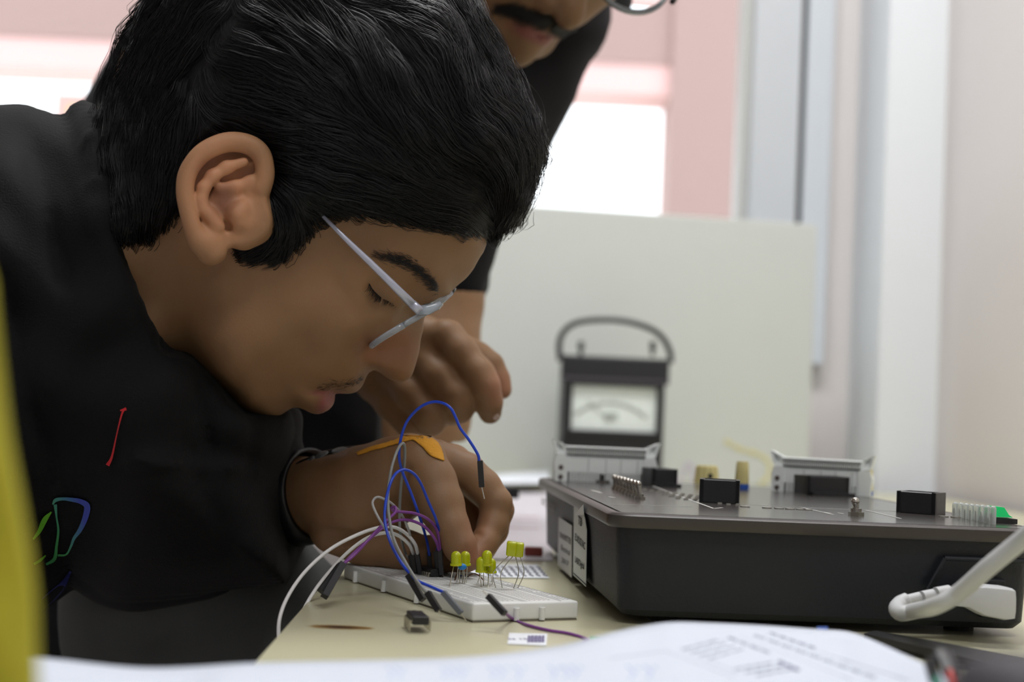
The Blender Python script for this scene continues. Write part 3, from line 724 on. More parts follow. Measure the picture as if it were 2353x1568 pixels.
# ---- headers / IC on the breadboard
M_ic = mat('chip_black', (30, 30, 32), .4, bump=.1); M_pin = mat('tinned_lead', (190, 186, 172), .25, metal=.9)
def bbpt(px, py): return T(px, py, ZB)
def dip(name, center, ydir, length, width, label, z0, H=.0034, pins=8, group=None, legh=.0035):
    yv = np.array(ydir, float); yv[2] = 0; yv /= np.linalg.norm(yv)
    root = empty(name, center, label, 'chip', group); Mi = frame(tuple(center), tuple(yv), (0, 0, 1))
    MB().box((0, 0, z0+H/2), (length, width, H), M=Mi, bev=.0004, seg=1).build('chip_body', M_ic, root)
    MB().cyl((-length*.5+.001, 0, z0+H-.0001), (-length*.5+.001, 0, z0+H+.0001), .0009, n=12, M=Mi).build('notch', MATS['rubber_seal'], root)
    for i in range(pins):
        x = -length/2+length*(i+.5)/pins
        for s in (-1, 1):
            p = MB(); p.box((x, s*(width/2+.0004), z0+H*.45), (.0014, .0009, .0004), M=Mi); p.box((x, s*(width/2+.0008), z0+H*.45-.0012), (.0012, .0003, .0026), M=Mi); p.box((x, s*(width/2+.0008), z0+H*.45-.0024-legh/2+.0004), (.0005, .0003, legh), M=Mi)
            p.build('pin', M_pin, root)
c_ = bbpt(985, 1322)
dip('chip', c_, uy, .020, .0065, 'black chip seated in the breadboard under the upright jumper plugs', .0006, pins=8)
q = T(958, 1449)
dip('chip', q, T(972, 1460)-T(946, 1434), .0185, .0070, 'black sixteen-leg chip lying loose on the table before the breadboard', .0035, H=.0036, pins=8, legh=.0026)

# ---- yellow LEDs
M_led = mat('yellow_epoxy', (196, 205, 22), .18, trans=.25, ior=1.5, sss=.3)
def led(px, py, topy, label, lean=0, base=None, square=False, r=.0025, legs=None, d=None, name='yellow_lamp', grp='yellow lamps on the breadboard'):
    """px,topy: centre/top pixel of the lens; py: bottom of the lens; base: pixels where the two legs enter the board"""
    B = [bbpt(*b_) for b_ in base]; mid = sum(B)/len(B); dl = dep(mid) if d is None else d
    root = empty(name, mid, label, 'lamp', None)
    bot = P(px, py, dl); top = P(px+lean, topy, dl); H = float(np.linalg.norm(top-bot)); Mi = frame(tuple(bot), (1, 0, 0), tuple(top-bot))
    zz = (top-bot)/H; Mi = frame(tuple(bot), tuple(np.cross((0, 1, 0), zz)), tuple(zz))
    if square: MB().box((0, 0, H/2), (.0050, .0050, H), M=Mi, bev=.0009, seg=3).build('lens', M_led, root, smooth=True, auto=50)
    else: MB().lathe([(r*1.16, 0), (r*1.16, .0009), (r, .001), (r, H-r)]+[(r*math.cos(a), H-r+r*math.sin(a)) for a in (.25, .5, .75, 1.0, 1.25, 1.5)], M=Mi, n=24).build('lens', M_led, root, smooth=True, auto=55)
    MB().box((.0004, 0, H*.3), (.0012, .0006, H*.35), M=Mi).build('reflector_cup', mat('cup_yellow', (150, 150, 40), .3, metal=.6), root)
    for i, b_ in enumerate(B):
        s = -1 if i == 0 else 1; a0 = bot+Rv*s*.0011
        pts = [a0, a0*.45+b_*.55+Rv*(legs[i] if legs else 0)+np.array([0, 0, .0006]), b_, b_-np.array([0, 0, .0012])]
        tube('lead', spline(pts, 4), .00024, M_pin, root, n=6)
led(1048, 1300, 1267, 'yellow round lamp leftmost on the breadboard, touching its twin', base=[(1033, 1350), (1050, 1338)])
led(1069, 1300, 1267, 'yellow round lamp second from left, above the tiny blue capacitor', base=[(1063, 1341), (1071, 1340)])
led(1119, 1300, 1265, 'rearmost yellow lamp of the middle trio on the breadboard', base=[(1098, 1338), (1130, 1337)], d=.715)
led(1106, 1315, 1280, 'front left yellow lamp of the middle trio on the breadboard', base=[(1106, 1350), (1111, 1346)])
led(1128, 1317, 1283, 'front right yellow lamp of the middle trio on the breadboard', base=[(1121, 1350), (1131, 1343)])
led(1174, 1278, 1245, 'left square yellow lamp of the tall right pair', base=[(1139, 1352), (1154, 1352)], square=True, legs=[-.004, -.003], lean=3)
led(1190, 1280, 1247, 'right square yellow lamp of the tall right pair', base=[(1180, 1353), (1190, 1352)], square=True, legs=[.002, .0025], lean=3)
# blue capacitor
q = bbpt(1062, 1342); cp = empty('blue_capacitor', q, 'tiny blue ceramic capacitor between the two leftmost yellow lamps', 'capacitor'); t_ = P(1062, 1303, dep(q)-.004)
MB().sph(t_, .0022, (1, .6, .75)).build('capacitor_body', mat('blue_ceramic', (30, 120, 190), .3), cp, smooth=True)
for s in (-1, 1): tube('lead', spline([t_+Rv*s*.0008, t_+Rv*s*.0012-np.array([0, 0, .004]), q+Rv*s*.0012, q+Rv*s*.0012-np.array([0, 0, .001])], 4), .00022, M_pin, cp, n=6)
q = bbpt(1070, 1330); cp = empty('blue_resistor', q, 'dark blue resistor lying low behind the leftmost lamps', 'resistor')
MB().cyl(P(1056, 1326, dep(q)+.008), P(1070, 1329, dep(q)+.008), .0012, n=12).build('resistor_body', mat('navy_resistor', (25, 40, 80), .35), cp)
for i, (a_, b_) in enumerate((((1070, 1329), (1112, 1335)), ((1056, 1326), (1045, 1335)))):
    A_ = P(*a_, dep(q)+.008); B_ = bbpt(*b_); tube('lead', spline([A_, (A_+B_)/2+np.array([0, 0, .003]), B_, B_-np.array([0, 0, .001])], 4), .0003, mat('copper_lead', (120, 80, 50), .3, metal=.8), cp, n=6)

# ================================================================ JUMPER WIRES
M_wb = mat('blue_wire', (28, 66, 190), .3); M_wg = mat('grey_wire', (128, 130, 128), .35); M_ww = mat('white_wire', (222, 222, 222), .35); M_wp = mat('purple_wire', (122, 62, 140), .35)
M_hs = mat('black_housing', (28, 28, 30), .4); M_hg = mat('grey_housing', (98, 102, 110), .4)
def wire(name, label, pts, m, r=.00072, grp=None):
    root = empty(name, P(*pts[0]), label, 'wire', grp); tube('insulation', spline([P(*p) for p in pts], 8), r, m, root, n=10); return root
def housing(root, a, b, m=None, pin=None, w=.0025):
    A, B = P(*a), P(*b); d = B-A; L = np.linalg.norm(d); Mi = frame(tuple((A+B)/2), tuple(np.cross(d, (0, 1, 0.2))), tuple(d/L))
    o = MB().box((0, 0, 0), (w, w, L), M=Mi, bev=.0002, seg=1).build('plug_housing', m or M_hs, root)
    MB().box((0, -w/2-.00003, L*.1), (w*.4, .0001, L*.12), M=Mi).build('latch_window', mat('brass_glint', (150, 150, 120), .3, metal=.8), o)
    if pin is not None: MB().cyl(P(*b), P(*pin), .0003, n=6).build('pin', M_pin, o)
    return o
dB = dep(bbpt(985, 1320))
w1 = wire('jumper_wire', 'tall blue jumper wire arching up with its plug dangling over the hand', [(1101, 1062, .705), (1098, 1045, .705), (1078, 1012, .705), (1058, 985, .705), (1047, 960, .705), (1035, 938, .705), (1015, 926, .707), (990, 925, .71), (962, 939, .712), (936, 968, .715), (922, 1005, .717), (917, 1045, .72), (923, 1080, .725), (943, 1130, .73), (963, 1185, .735), (980, 1240, dB), (987, 1278, dB)], M_wb)
housing(w1, (1103, 1059, .705), (1107, 1120, .705), pin=(1113, 1147, .705), w=.0027)
housing(w1, (986, 1270, dB+.004), (989, 1318, dB+.004))
w2 = wire('jumper_wire', 'blue jumper wire with a grey plug resting against the breadboard front', [(1002, 1276, dB-.006), (1010, 1235, dB-.01), (1002, 1195, .735), (985, 1155, .73), (966, 1110, .722), (948, 1087, .716), (925, 1080, .708), (904, 1096, .70), (889, 1140, .695), (884, 1190, .69), (892, 1232, .685), (908, 1270, .68), (930, 1305, .675), (958, 1334, .665), (990, 1349, .66), (1022, 1363, .655)], M_wb)
housing(w2, (1018, 1361, .656), (1060, 1410, .652), M_hg, (1073, 1431, .651))
housing(w2, (1001, 1268, dB-.006), (1006, 1316, dB-.006))
w3 = wire('jumper_wire', 'long grey jumper wire looping highest beside the blue arch', [(1000, 1380, .655), (985, 1368, .656), (960, 1338, .662), (930, 1290, .67), (905, 1240, .68), (893, 1180, .69), (892, 1130, .70), (899, 1080, .705), (911, 1040, .71), (923, 1020, .715), (930, 1028, .72), (929, 1070, .725), (922, 1110, .73), (918, 1180, .738), (920, 1225, .742), (931, 1270, dB+.01), (948, 1290, dB+.006)], M_wg)
housing(w3, (982, 1362, .656), (1008, 1404, .652), pin=(1014, 1412, .652), w=.0029)
housing(w3, (943, 1276, dB+.006), (952, 1326, dB+.006))
w4 = wire('jumper_wire', 'pale grey jumper wire with a small loop left of the others', [(948, 1335, .672), (925, 1285, .682), (900, 1240, .69), (878, 1205, .696), (862, 1175, .70), (856, 1155, .703), (866, 1143, .706), (884, 1148, .71), (903, 1160, .715), (924, 1185, .725), (940, 1222, .735), (948, 1260, dB+.01), (955, 1290, dB+.004)], mat('pale_grey_wire', (160, 160, 160), .35), r=.00062)
housing(w4, (938, 1322, .67), (972, 1380, .662), w=.0028)
w5 = wire('jumper_wire', 'outer white jumper wire drooping off the left table edge', [(960, 1274, dB-.004), (953, 1250, .745), (932, 1226, .74), (905, 1212, .73), (870, 1213, .72), (820, 1230, .71), (760, 1262, .70), (705, 1310, .69), (665, 1365, .68), (643, 1420, .67), (641, 1475, .665), (648, 1530, .66), (650, 1620, .66)], M_ww, r=.0009)
housing(w5, (958, 1270, dB-.004), (967, 1325, dB-.004))
w6 = wire('jumper_wire', 'inner white jumper wire drooping off the left table edge', [(950, 1274, dB), (940, 1252, .745), (918, 1233, .74), (890, 1225, .73), (850, 1234, .72), (808, 1262, .715), (765, 1305, .71), (725, 1355, .70), (692, 1415, .69), (675, 1480, .685), (672, 1560, .68)], M_ww, r=.0009)
housing(w6, (947, 1270, dB), (955, 1325, dB))
w7 = wire('jumper_wire', 'purple jumper wire peaking in a small knot above the white wires', [(1012, 1268, dB-.012), (1004, 1220, .74), (985, 1195, .735), (955, 1181, .73), (925, 1177, .722), (906, 1175, .716), (900, 1168, .712), (908, 1166, .71), (908, 1178, .708), (885, 1200, .703), (850, 1237, .695), (815, 1275, .69), (785, 1300, .685)], M_wp, r=.00075)
w8 = wire('jumper_wire', 'lower purple jumper wire curving over the white wires', [(1011, 1275, dB-.01), (1001, 1243, .74), (978, 1213, .735), (945, 1197, .73), (912, 1197, .72), (880, 1213, .71), (845, 1243, .70), (810, 1275, .692), (782, 1305, .688)], M_wp, r=.00075)
housing(w7, (788, 1296, .686), (745, 1372, .672), w=.0034); housing(w8, (782, 1300, .69), (737, 1360, .678), w=.0034)
housing(w7, (1010, 1262, dB-.012), (1015, 1322, dB-.012)); housing(w8, (1004, 1266, dB-.009), (1009, 1326, dB-.009))
tq = lambda x, y, up: (x, y, dep(T(x, y, TZ+up)))
w9 = wire('jumper_wire', 'purple jumper wire lying in front of the breadboard with its pin raised', [(1152, 1402, .628), tq(1180, 1424, .001), tq(1215, 1438, .0008), tq(1260, 1449, .0008), tq(1305, 1456, .0008), tq(1345, 1468, .0008), (1348, 1471, .585), (1335, 1479, .57), (1305, 1498, .54), (1275, 1524, .51)], M_wp, r=.0007)
housing(w9, (1160, 1411, .625), (1122, 1370, .632), pin=(1109, 1358, .634), w=.0027)
# ends of jumpers at the bottom right, close to the lens
for i, (x0, y0, x1, y1, m, lb) in enumerate(((2136, 1520, 2150, 1568, mat('green_wire', (20, 110, 90), .4), 'blurred black jumper plug with green wire at the lower right corner'), (2158, 1500, 2180, 1552, mat('red_wire', (200, 50, 40), .4), 'blurred black jumper plug with red wire at the lower right corner'), (2178, 1503, 2196, 1560, mat('brown_wire', (80, 50, 40), .4), 'blurred black jumper plug with brown wire at the lower right corner'))):
    ww = wire('jumper_wire', lb, [(x1, y1-8, .43), (x1+6, y1+20, .425), (x1+14, y1+70, .42)], m, r=.0011); housing(ww, (x0, y0, .44), (x1, y1, .43), w=.0028)

# ================================================================ SMALL THINGS ON THE TABLE
st = empty('barcode_sticker', T(1212, 1468), 'small white barcode sticker stuck on the tabletop in front of the breadboard', 'sticker')
qs = [T(1166, 1481, TZ+.0002), T(1255, 1485, TZ+.0002), T(1258, 1458, TZ+.0002), T(1170, 1456, TZ+.0002)]
quadmesh('sticker_sheet', qs, M_paperw, st, th=.0002, nrm=(0, 0, 1))
bx = MB()
def onT(x, y, z=.0006): return T(x, y, TZ+z)
for i in range(9):
    x = 1214+i*4.3; a_, b_ = onT(x, 1476), onT(x+1, 1462); bx.cyl(a_, b_, .00025 if i % 2 else .0004, n=4)
bx.build('barcode', mat('faded_print', (120, 110, 150), .7), st)
cA = onT(1190, 1469); Mt = frame(tuple(cA), tuple(onT(1200, 1469)-cA), (0, 0, 1)); text_mesh('lettering', 'N 12', .0042, Mt, MATS['faded_print'], st)
# printed sheet behind the breadboard
def sheet(name, pix, label, z, lines=None, z1=None):
    root = empty(name, T(*pix[0]), label, 'paper'); quadmesh('sheet', [T(*p, TZ+z) for p in pix], M_paperw, root, th=.0003, nrm=(0, 0, 1)); return root
s_ = sheet('printed_note', [(1000, 1326), (1262, 1330), (1235, 1299), (1010, 1297)], 'small printed note lying on the table behind the yellow lamps', .0003)
tx = MB()
for i in range(9):
    for j in range(4):
        x = 1105+i*16+j*5; y = 1303+j*6; a_, b_ = T(x, y, TZ+.0008), T(x+9, y+3.5, TZ+.0008); tx.cyl(a_, b_, .0005, n=4)
tx.build('print', mat('grey_print', (110, 110, 125), .7), s_)
s_ = sheet('white_sheet', [(1000, 1112), (1262, 1112), (1262, 1082), (1150, 1090)], 'white sheet lying far back on the table left of the trainer box', .012)
s_ = sheet('grey_sheet', [(1040, 1284), (1270, 1290), (1258, 1128), (1060, 1122)], 'pale lilac printed sheet on the table between hand and trainer box', .0004)
s_.children[0].data.materials.clear(); s_.children[0].data.materials.append(mat('lilac_paper', (196, 190, 196), .5, var=.02))
rl = MB()
for y in (1185, 1196, 1212): rl.cyl(T(1150, y, TZ+.0008), T(1238, y+4, TZ+.0008), .0004, n=4)
rl.build('ruled_line', mat('faint_red', (200, 160, 165), .7), s_)
rd = empty('red_potentiometer', T(1234, 1290), 'small red-brown component lying against the left wall of the trainer box', 'component')
q = P(1226, 1268, .955); MB().box(tuple(q), (.012, .006, .006), bev=.001).build('component_body', mat('red_brown', (120, 50, 40), .5), rd); MB().cyl(P(1228, 1266, .955), P(1200, 1263, .955), .0004, n=6).build('lead', M_pin, rd)
q = P(1166, 1132, 1.25); rd = empty('black_clip', (q[0], q[1], TZ+.01), 'small black clip on the far table behind the knuckles', 'clip'); MB().box(tuple(q), (.02, .01, .010), bev=.001).build('clip_body', M_hs, rd)
gl = empty('green_lamp', T(1362, 1474), 'small green lamp peeking over the big paper sheet', 'lamp')
q = T(1356, 1478, TZ+.004); MB().cyl(tuple(q), tuple(q+np.array([.006, .0, .0005])), .0026, n=16).sph(tuple(q+np.array([.006, 0, .0005])), .0026).build('lens', mat('green_epoxy', (40, 180, 70), .25, trans=.3), gl, smooth=True, auto=50)
MB().cyl(tuple(q), tuple(q-np.array([.008, 0, .002])), .0003, n=6).build('lead', M_pin, gl)
bc = empty('blue_pen_cap', T(1880, 1455), 'tiny blue plastic piece behind the far edge of the large paper', 'cap')
q = P(1877, 1451, .56); MB().cyl(tuple(q), tuple(q+Rv*.004), .0016, n=12).build('cap_body', M_blue, bc)

# ================================================================ BIG PAPER IN FRONT
far = [(-120, 1500, .43), (60, 1512, .43), (140, 1520, .43), (300, 1537, .43), (420, 1537, .435), (585, 1527, .44), (800, 1522, .45), (1000, 1517, .46), (1150, 1506, .47), (1290, 1486, .485), (1400, 1458, .50), (1480, 1441, .515), (1545, 1433, .52), (1620, 1434, .53), (1750, 1440, .54), (1880, 1449, .55), (1950, 1455, .54), (2010, 1476, .52), (2080, 1508, .49), (2150, 1540, .46), (2230, 1580, .43), (2300, 1615, .41)]
fp = [P(*p) for p in far]; fs = spline(fp, 4); NV = 14; V = []; Fc = []
for i, p in enumerate(fs):
    for j in range(NV):
        t = j/(NV-1); q = np.array(p)+np.array([-.10*t*0-.02*t, -.20*t, 0]); zt = TZ+.0012 if p[0] > XL2 else TZ-.03
        zend = max(p[2]-.055, TZ+.004) if p[0] > xf0 else p[2]-.05
        q[2] = p[2]+(zend-p[2])*(t**1.3) + .0015*math.sin(3*t+i*.1)*t*(1-t)
        # roll the far border under a little
        V.append(q)
for i in range(len(fs)-1):
    for j in range(NV-1): Fc.append((i*NV+j, (i+1)*NV+j, (i+1)*NV+j+1, i*NV+j+1))
bp = empty('lab_manual_sheet', (0.0, .35, TZ), 'large curling white printed sheet along the bottom of the picture, nearest the camera', 'paper')
so = meshpy('sheet', V, Fc, mat('big_paper', (200, 207, 220), .75, var=.008, vscale=6), bp, True)
md = so.modifiers.new('t', 'SOLIDIFY'); md.thickness = .0004; md.offset = -1
from mathutils.bvhtree import BVHTree
pbv = BVHTree.FromPolygons([Vector(v) for v in V], Fc)
def onpaper(px, py, up=.0006):
    d = Vector(Fv+(px-CX)/FPX*Rv+(CY-py)/FPX*Uv).normalized(); h = pbv.ray_cast(Vector(CAM), d)
    return None if h[0] is None else np.array(h[0])-np.array(d)*up*2
pt = MB(); M_pg = mat('paper_print', (105, 105, 135), .8)
def dash(a, b, r=.0003, mb=None):
    A_, B_ = onpaper(*a), onpaper(*b)
    if A_ is not None and B_ is not None: (mb or pt).cyl(A_, B_, r, n=4)
def textline(x0, y0, x1, y1, nword, hh):
    """a line of small print as short uneven strokes"""
    N_ = nword*6
    for i in range(N_):
        if i % 6 == 5: continue
        t = i/N_; x = x0+(x1-x0)*t; y = y0+(y1-y0)*t; dash((x-hh*.5, y+hh*(.3+.3*random.random())), (x+hh*.6*random.random(), y-hh*.4), .0004)
textline(1735, 1462, 2020, 1562, 9, 5); textline(1675, 1467, 1775, 1505, 4, 4); textline(1770, 1456, 1880, 1494, 5, 4); textline(1790, 1522, 1840, 1545, 3, 5)
for r_ in range(4): textline(1570+r_*20, 1494+r_*7, 1655+r_*20, 1470+r_*7, 3, 2.2)
for r_ in range(3): textline(1690+r_*24, 1540+r_*7, 1780+r_*24, 1524+r_*7, 4, 2.5)
for a_, b_ in (((1700, 1462), (1960, 1566)), ((1755, 1458), (2090, 1566)), ((1560, 1492), (1700, 1550)), ((1530, 1498), (1690, 1560)), ((1400, 1515), (1530, 1498)), ((1570, 1492), (1690, 1466))):
    n_ = 8
    for i in range(n_): dash((a_[0]+(b_[0]-a_[0])*i/n_, a_[1]+(b_[1]-a_[1])*i/n_), (a_[0]+(b_[0]-a_[0])*(i+1)/n_, a_[1]+(b_[1]-a_[1])*(i+1)/n_), .00022)
pt.build('print', M_pg, so)
hw = MB()
for i, x in enumerate((885, 905, 1010, 1030, 1050, 1120, 1140, 1180, 1260, 1290, 1310, 1440, 1480)):
    dash((x, 1531), (x+18, 1547), .0003, hw); dash((x+18, 1547), (x+8, 1560), .0003, hw); dash((x+22, 1534), (x+30, 1538), .0003, hw)
hw.build('handwriting', mat('blue_ink', (150, 155, 215), .8), so)

# dark objects at the right edge, close to the lens
ed = empty('black_ruler', P(2100, 1530, .50), 'thin black strip lying across the table at the lower right', 'strip')
a_, b_, c_, d_ = T(1985, 1472, TZ+.002), T(2400, 1572, TZ+.002), T(2400, 1536, TZ+.002), T(2010, 1465, TZ+.002)
quadmesh('strip_body', [a_, b_, c_, d_], M_hs, ed, th=.003, nrm=(0, 0, 1))
ed = empty('dark_case', P(2400, 1500, .3), 'blurred dark grey case cut off by the lower right picture edge', 'case')
Q_ = P(2570, 1780, .22); MB().box(tuple(Q_+np.array([.0, 0, -.004])), (.034, .05, .038), bev=.006, seg=4, yaw=.2).build('case_body', mat('dark_grey_rubber', (62, 60, 66), .6), ed, smooth=True)

# ================================================================ YELLOW CLOTH AT THE LEFT EDGE
dy = .26
edge = [(-30, 560), (-8, 640), (0, 720), (12, 800), (25, 880), (38, 980), (52, 1080), (66, 1180), (82, 1290), (95, 1380), (102, 1460), (108, 1560), (112, 1700)]
es = spline([np.array(e, float) for e in edge], 4); V = []; Fc = []; NU = 18
for i, e in enumerate(es):
    for j in range(NU):
        a = math.pi*j/(NU-1); wv = .0018*math.sin(a*5+i*.25)
        c_ = P(e[0]-244, e[1], dy); rad = 230*dy/FPX
        V.append(c_+Rv*(rad+wv*.2)*math.cos(a*.5-.0 if False else a-math.pi/2+math.pi/2-.0)*1.0+Fv*(-(rad*.8+wv)*math.sin(a)))
for i in range(len(es)-1):
    for j in range(NU-1): Fc.append((i*NU+j, i*NU+j+1, (i+1)*NU+j+1, (i+1)*NU+j))
yc = empty('yellow_cloth', P(-60, 1500, dy), 'blurred yellow cloth hanging at the far left edge, close to the lens', 'cloth')
yo = meshpy('cloth_fold', V, Fc, mat('yellow_fabric', (176, 168, 40), .85, var=.12, vscale=25, bump=.3, bscale=300), yc, True)
md = yo.modifiers.new('t', 'SOLIDIFY'); md.thickness = .0015
# ================================================================ PERSON IN FRONT (profile, bent over the breadboard)
DH = 0.77                                  # depth of the head's middle plane
def skin_mat(name, rgb, red):
    m = bpy.data.materials.new(name); m.use_nodes = True; nt = m.node_tree; b = nt.nodes['Principled BSDF']
    at = nt.nodes.new('ShaderNodeVertexColor'); at.layer_name = 'tone'
    n = nt.nodes.new('ShaderNodeTexNoise'); n.inputs['Scale'].default_value = 60; n.inputs['Detail'].default_value = 8
    tc = nt.nodes.new('ShaderNodeTexCoord'); nt.links.new(tc.outputs['Object'], n.inputs['Vector'])
    r = nt.nodes.new('ShaderNodeMapRange'); r.inputs['To Min'].default_value = .86; r.inputs['To Max'].default_value = 1.14
    nt.links.new(n.outputs[0], r.inputs[0]); mx = nt.nodes.new('ShaderNodeVectorMath'); mx.operation = 'SCALE'
    nt.links.new(at.outputs['Color'], mx.inputs[0]); nt.links.new(r.outputs[0], mx.inputs['Scale']); nt.links.new(mx.outputs[0], b.inputs['Base Color'])
    b.inputs['Roughness'].default_value = .55; b.inputs['Specular IOR Level'].default_value = .35
    b.inputs['Subsurface Weight'].default_value = .25; b.inputs['Subsurface Radius'].default_value = (1, .3, .15); b.inputs['Subsurface Scale'].default_value = .003
    n2 = nt.nodes.new('ShaderNodeTexNoise'); n2.inputs['Scale'].default_value = 900; nt.links.new(tc.outputs['Object'], n2.inputs['Vector'])
    bn = nt.nodes.new('ShaderNodeBump'); bn.inputs['Strength'].default_value = .12; bn.inputs['Distance'].default_value = .0006
    nt.links.new(n2.outputs[0], bn.inputs['Height']); nt.links.new(bn.outputs[0], b.inputs['Normal']); return m
M_skin = skin_mat('skin', None, None)
SK = np.array(lin([142/255, 108/255, 76/255])); SKR = np.array(lin([160/255, 100/255, 80/255])); SKE = np.array(lin([204/255, 148/255, 110/255])); LIP = np.array(lin([158/255, 92/255, 90/255]))
def join_meshes(name, parts, m, parent, tone=None, sm=1):
    Vs, Qs, off = [], [], 0
    for V, Q in parts: Vs.append(V); Qs.append(Q+off); off += len(V)
    V = np.concatenate(Vs); Q = np.concatenate(Qs); W = worldv(V)
    o = fastmesh(name, W, Q, m, parent)
    if tone is not None:
        c = o.data.color_attributes.new('tone', 'FLOAT_COLOR', 'POINT'); C4 = np.ones((len(V), 4), np.float32); C4[:, :3] = tone(V); c.data.foreach_set('color', C4.ravel())
    return o, V
def topx(V): return CX+FPX*V[:, 0]/V[:, 2], CY-FPX*V[:, 1]/V[:, 2]

# ---- head half-width map Q = W^2 over image pixels
SIL = [ # px, py, radius of curvature (mm)
 (1142,470,34),(1134,515,30),(1120,553,26),(1104,590,22),(1086,622,19),(1062,648,17),(1040,668,14),(1016,692,11),(994,708,8),(980,722,6.5),(974,745,6),(970,770,6),(965,797,6),(959,826,6.5),(952,850,7.5),(944,868,9),(932,878,9),(919,880,9),(903,876,8),(887,869,7.5),(872,858,7),(860,851,7),(849,856,8),(841,866,10),(835,882,11),(828,895,12),(815,904,12),(800,907,13),(785,906,13),(772,905,12),(766,911,11),(767,922,11),(763,935,11),(754,944,11),(740,951,12),(727,954,13),(713,950,14),(700,943,15),(686,938,15),(671,938,15),(658,946,15),(640,958,16),(620,964,18),(600,965,20),(580,958,24),(560,945,30),
 (530,915,34),(495,885,36),(450,858,38),(400,850,40)]
OUTER = [(340,900,40),(250,950,40),(120,950,40),(60,700,45),(120,520,45),(200,430,45),(235,330,60),(250,200,60),(300,80,60),(400,-20,60),(540,-90,60),(700,-110,60),(860,-80,60),(980,0,60),(1070,120,55),(1120,260,50),(1145,380,40)]
INN = [ # px, py, W mm
 (800,620,64),(760,660,65),(700,700,66),(640,640,68),(600,700,67),(560,640,69),(650,800,58),(600,840,54),(700,800,54),(720,850,46),(660,880,40),(610,905,36),(640,925,27),(780,560,67),(840,540,65),(900,530,61),(960,540,55),(1020,550,46),(1070,545,36),(1100,550,24),(900,585,60),(880,600,61),(940,600,54.5),(985,625,46),(1012,650,33),(1028,664,20),
 (850,640,60),(880,640,55),(915,650,51),(950,670,41),(975,690,28),(990,700,17),
 (850,690,56.5),(870,668,54.5),(880,690,50.5),(905,700,43),(925,710,33),(945,718,21),(960,722,14),(900,730,44),(870,730,53),(840,740,57),(920,745,29),(940,745,17),(955,750,10.5),(820,760,57),(860,770,48),(890,770,31),(912,775,20.5),(935,780,13.5),(800,790,52),(840,795,38),(862,800,25),(885,805,19),(920,815,14),(943,820,10.5),(880,830,18.5),(862,832,19.5),(848,822,24),(832,815,31),(905,845,14.5),(925,855,12),(875,846,16),(858,845,14),(820,835,33),(790,830,44),(760,810,53),(832,850,23),(820,870,22),(800,860,33),(770,860,38),(740,850,44),(800,890,20),(780,893,22),(755,893,26),(735,895,29),(715,905,30.5),(700,890,35),(690,910,32),(745,915,21),(730,925,22),(750,930,16.5),(735,940,15),(710,930,24),(690,925,22),(670,920,24),(655,935,17),(620,945,20),(600,940,23),(575,920,33),(560,880,46),
 (490,640,66),(510,720,66),(530,790,64),(545,840,58),(520,850,52),(480,780,58),(455,700,54),(430,620,57),(400,560,59),(360,520,60),(330,600,54),(380,680,47),(420,740,42),(440,790,36),(470,830,33),(350,740,44),(300,650,50),(250,700,52),(150,750,54),(260,560,60),(300,480,64),(200,600,62),(300,800,52),(200,850,50),
 (520,470,73),(620,560,70),(700,600,68),(700,500,71),(600,400,74),(800,450,70),(900,450,66),(1000,460,58),(1080,460,42),(450,350,70),(600,200,72),(800,200,76),(950,200,68),(1040,300,55),(750,330,75),(400,200,56),(500,60,56),(700,40,60),(850,60,62),(350,400,60),(900,330,71),(1000,380,60)]
mH = Map2(0, -160, 1280, 1010, 4)
def rbf_fit(pts, vals, reg=1e-4):
    pts = np.array(pts, float)/1000; n = len(pts); d = np.sqrt(((pts[:, None]-pts[None])**2).sum(-1)); K = np.where(d > 0, d*d*np.log(d+1e-12), 0)
    A = np.zeros((n+3, n+3)); A[:n, :n] = K+reg*np.eye(n); A[:n, n] = 1; A[:n, n+1:] = pts; A[n, :n] = 1; A[n+1:, :n] = pts.T
    return pts, np.linalg.solve(A, np.concatenate([np.array(vals, float), np.zeros(3)]))
def rbf_eval(model, X, Y):
    pts, w_ = model; out = w_[-3]+w_[-2]*X/1000+w_[-1]*Y/1000; n = len(pts)
    for i in range(n):
        d2 = (X/1000-pts[i, 0])**2+(Y/1000-pts[i, 1])**2; out = out+w_[i]*0.5*d2*np.log(d2+1e-12)
    return out
pts_, val_ = [], []
pxmm = FPX/DH/1000
def addsil(L, dense):
    for i, (x, y, R_) in enumerate(L):
        a_ = L[max(i-1, 0)]; b_ = L[min(i+1, len(L)-1)]; t = np.array([b_[0]-a_[0], b_[1]-a_[1]], float); t /= np.linalg.norm(t); nrm = np.array([-t[1], t[0]])   # travelling down the profile, inside is on the right-hand side
        s_ = 1 if dense else 3
        pts_.append((x, y)); val_.append(0)
        for k_ in (-2.2*s_,):
            q = np.array([x, y])-nrm*k_*pxmm*-1
        for d_ in ((1.0*s_), (-1.6*s_)):
            q = np.array([x, y])+nrm*d_*pxmm; pts_.append(tuple(q)); val_.append(2*R_*d_-(d_*d_ if d_ > 0 else 0))
addsil(SIL, True); addsil(OUTER, False)
for x, y, W_ in INN: pts_.append((x, y)); val_.append(W_*W_)
hm = rbf_fit(pts_, val_, 2e-5)
mH.V = (rbf_eval(hm, mH.X, mH.Y)*1e-6).astype(np.float32)
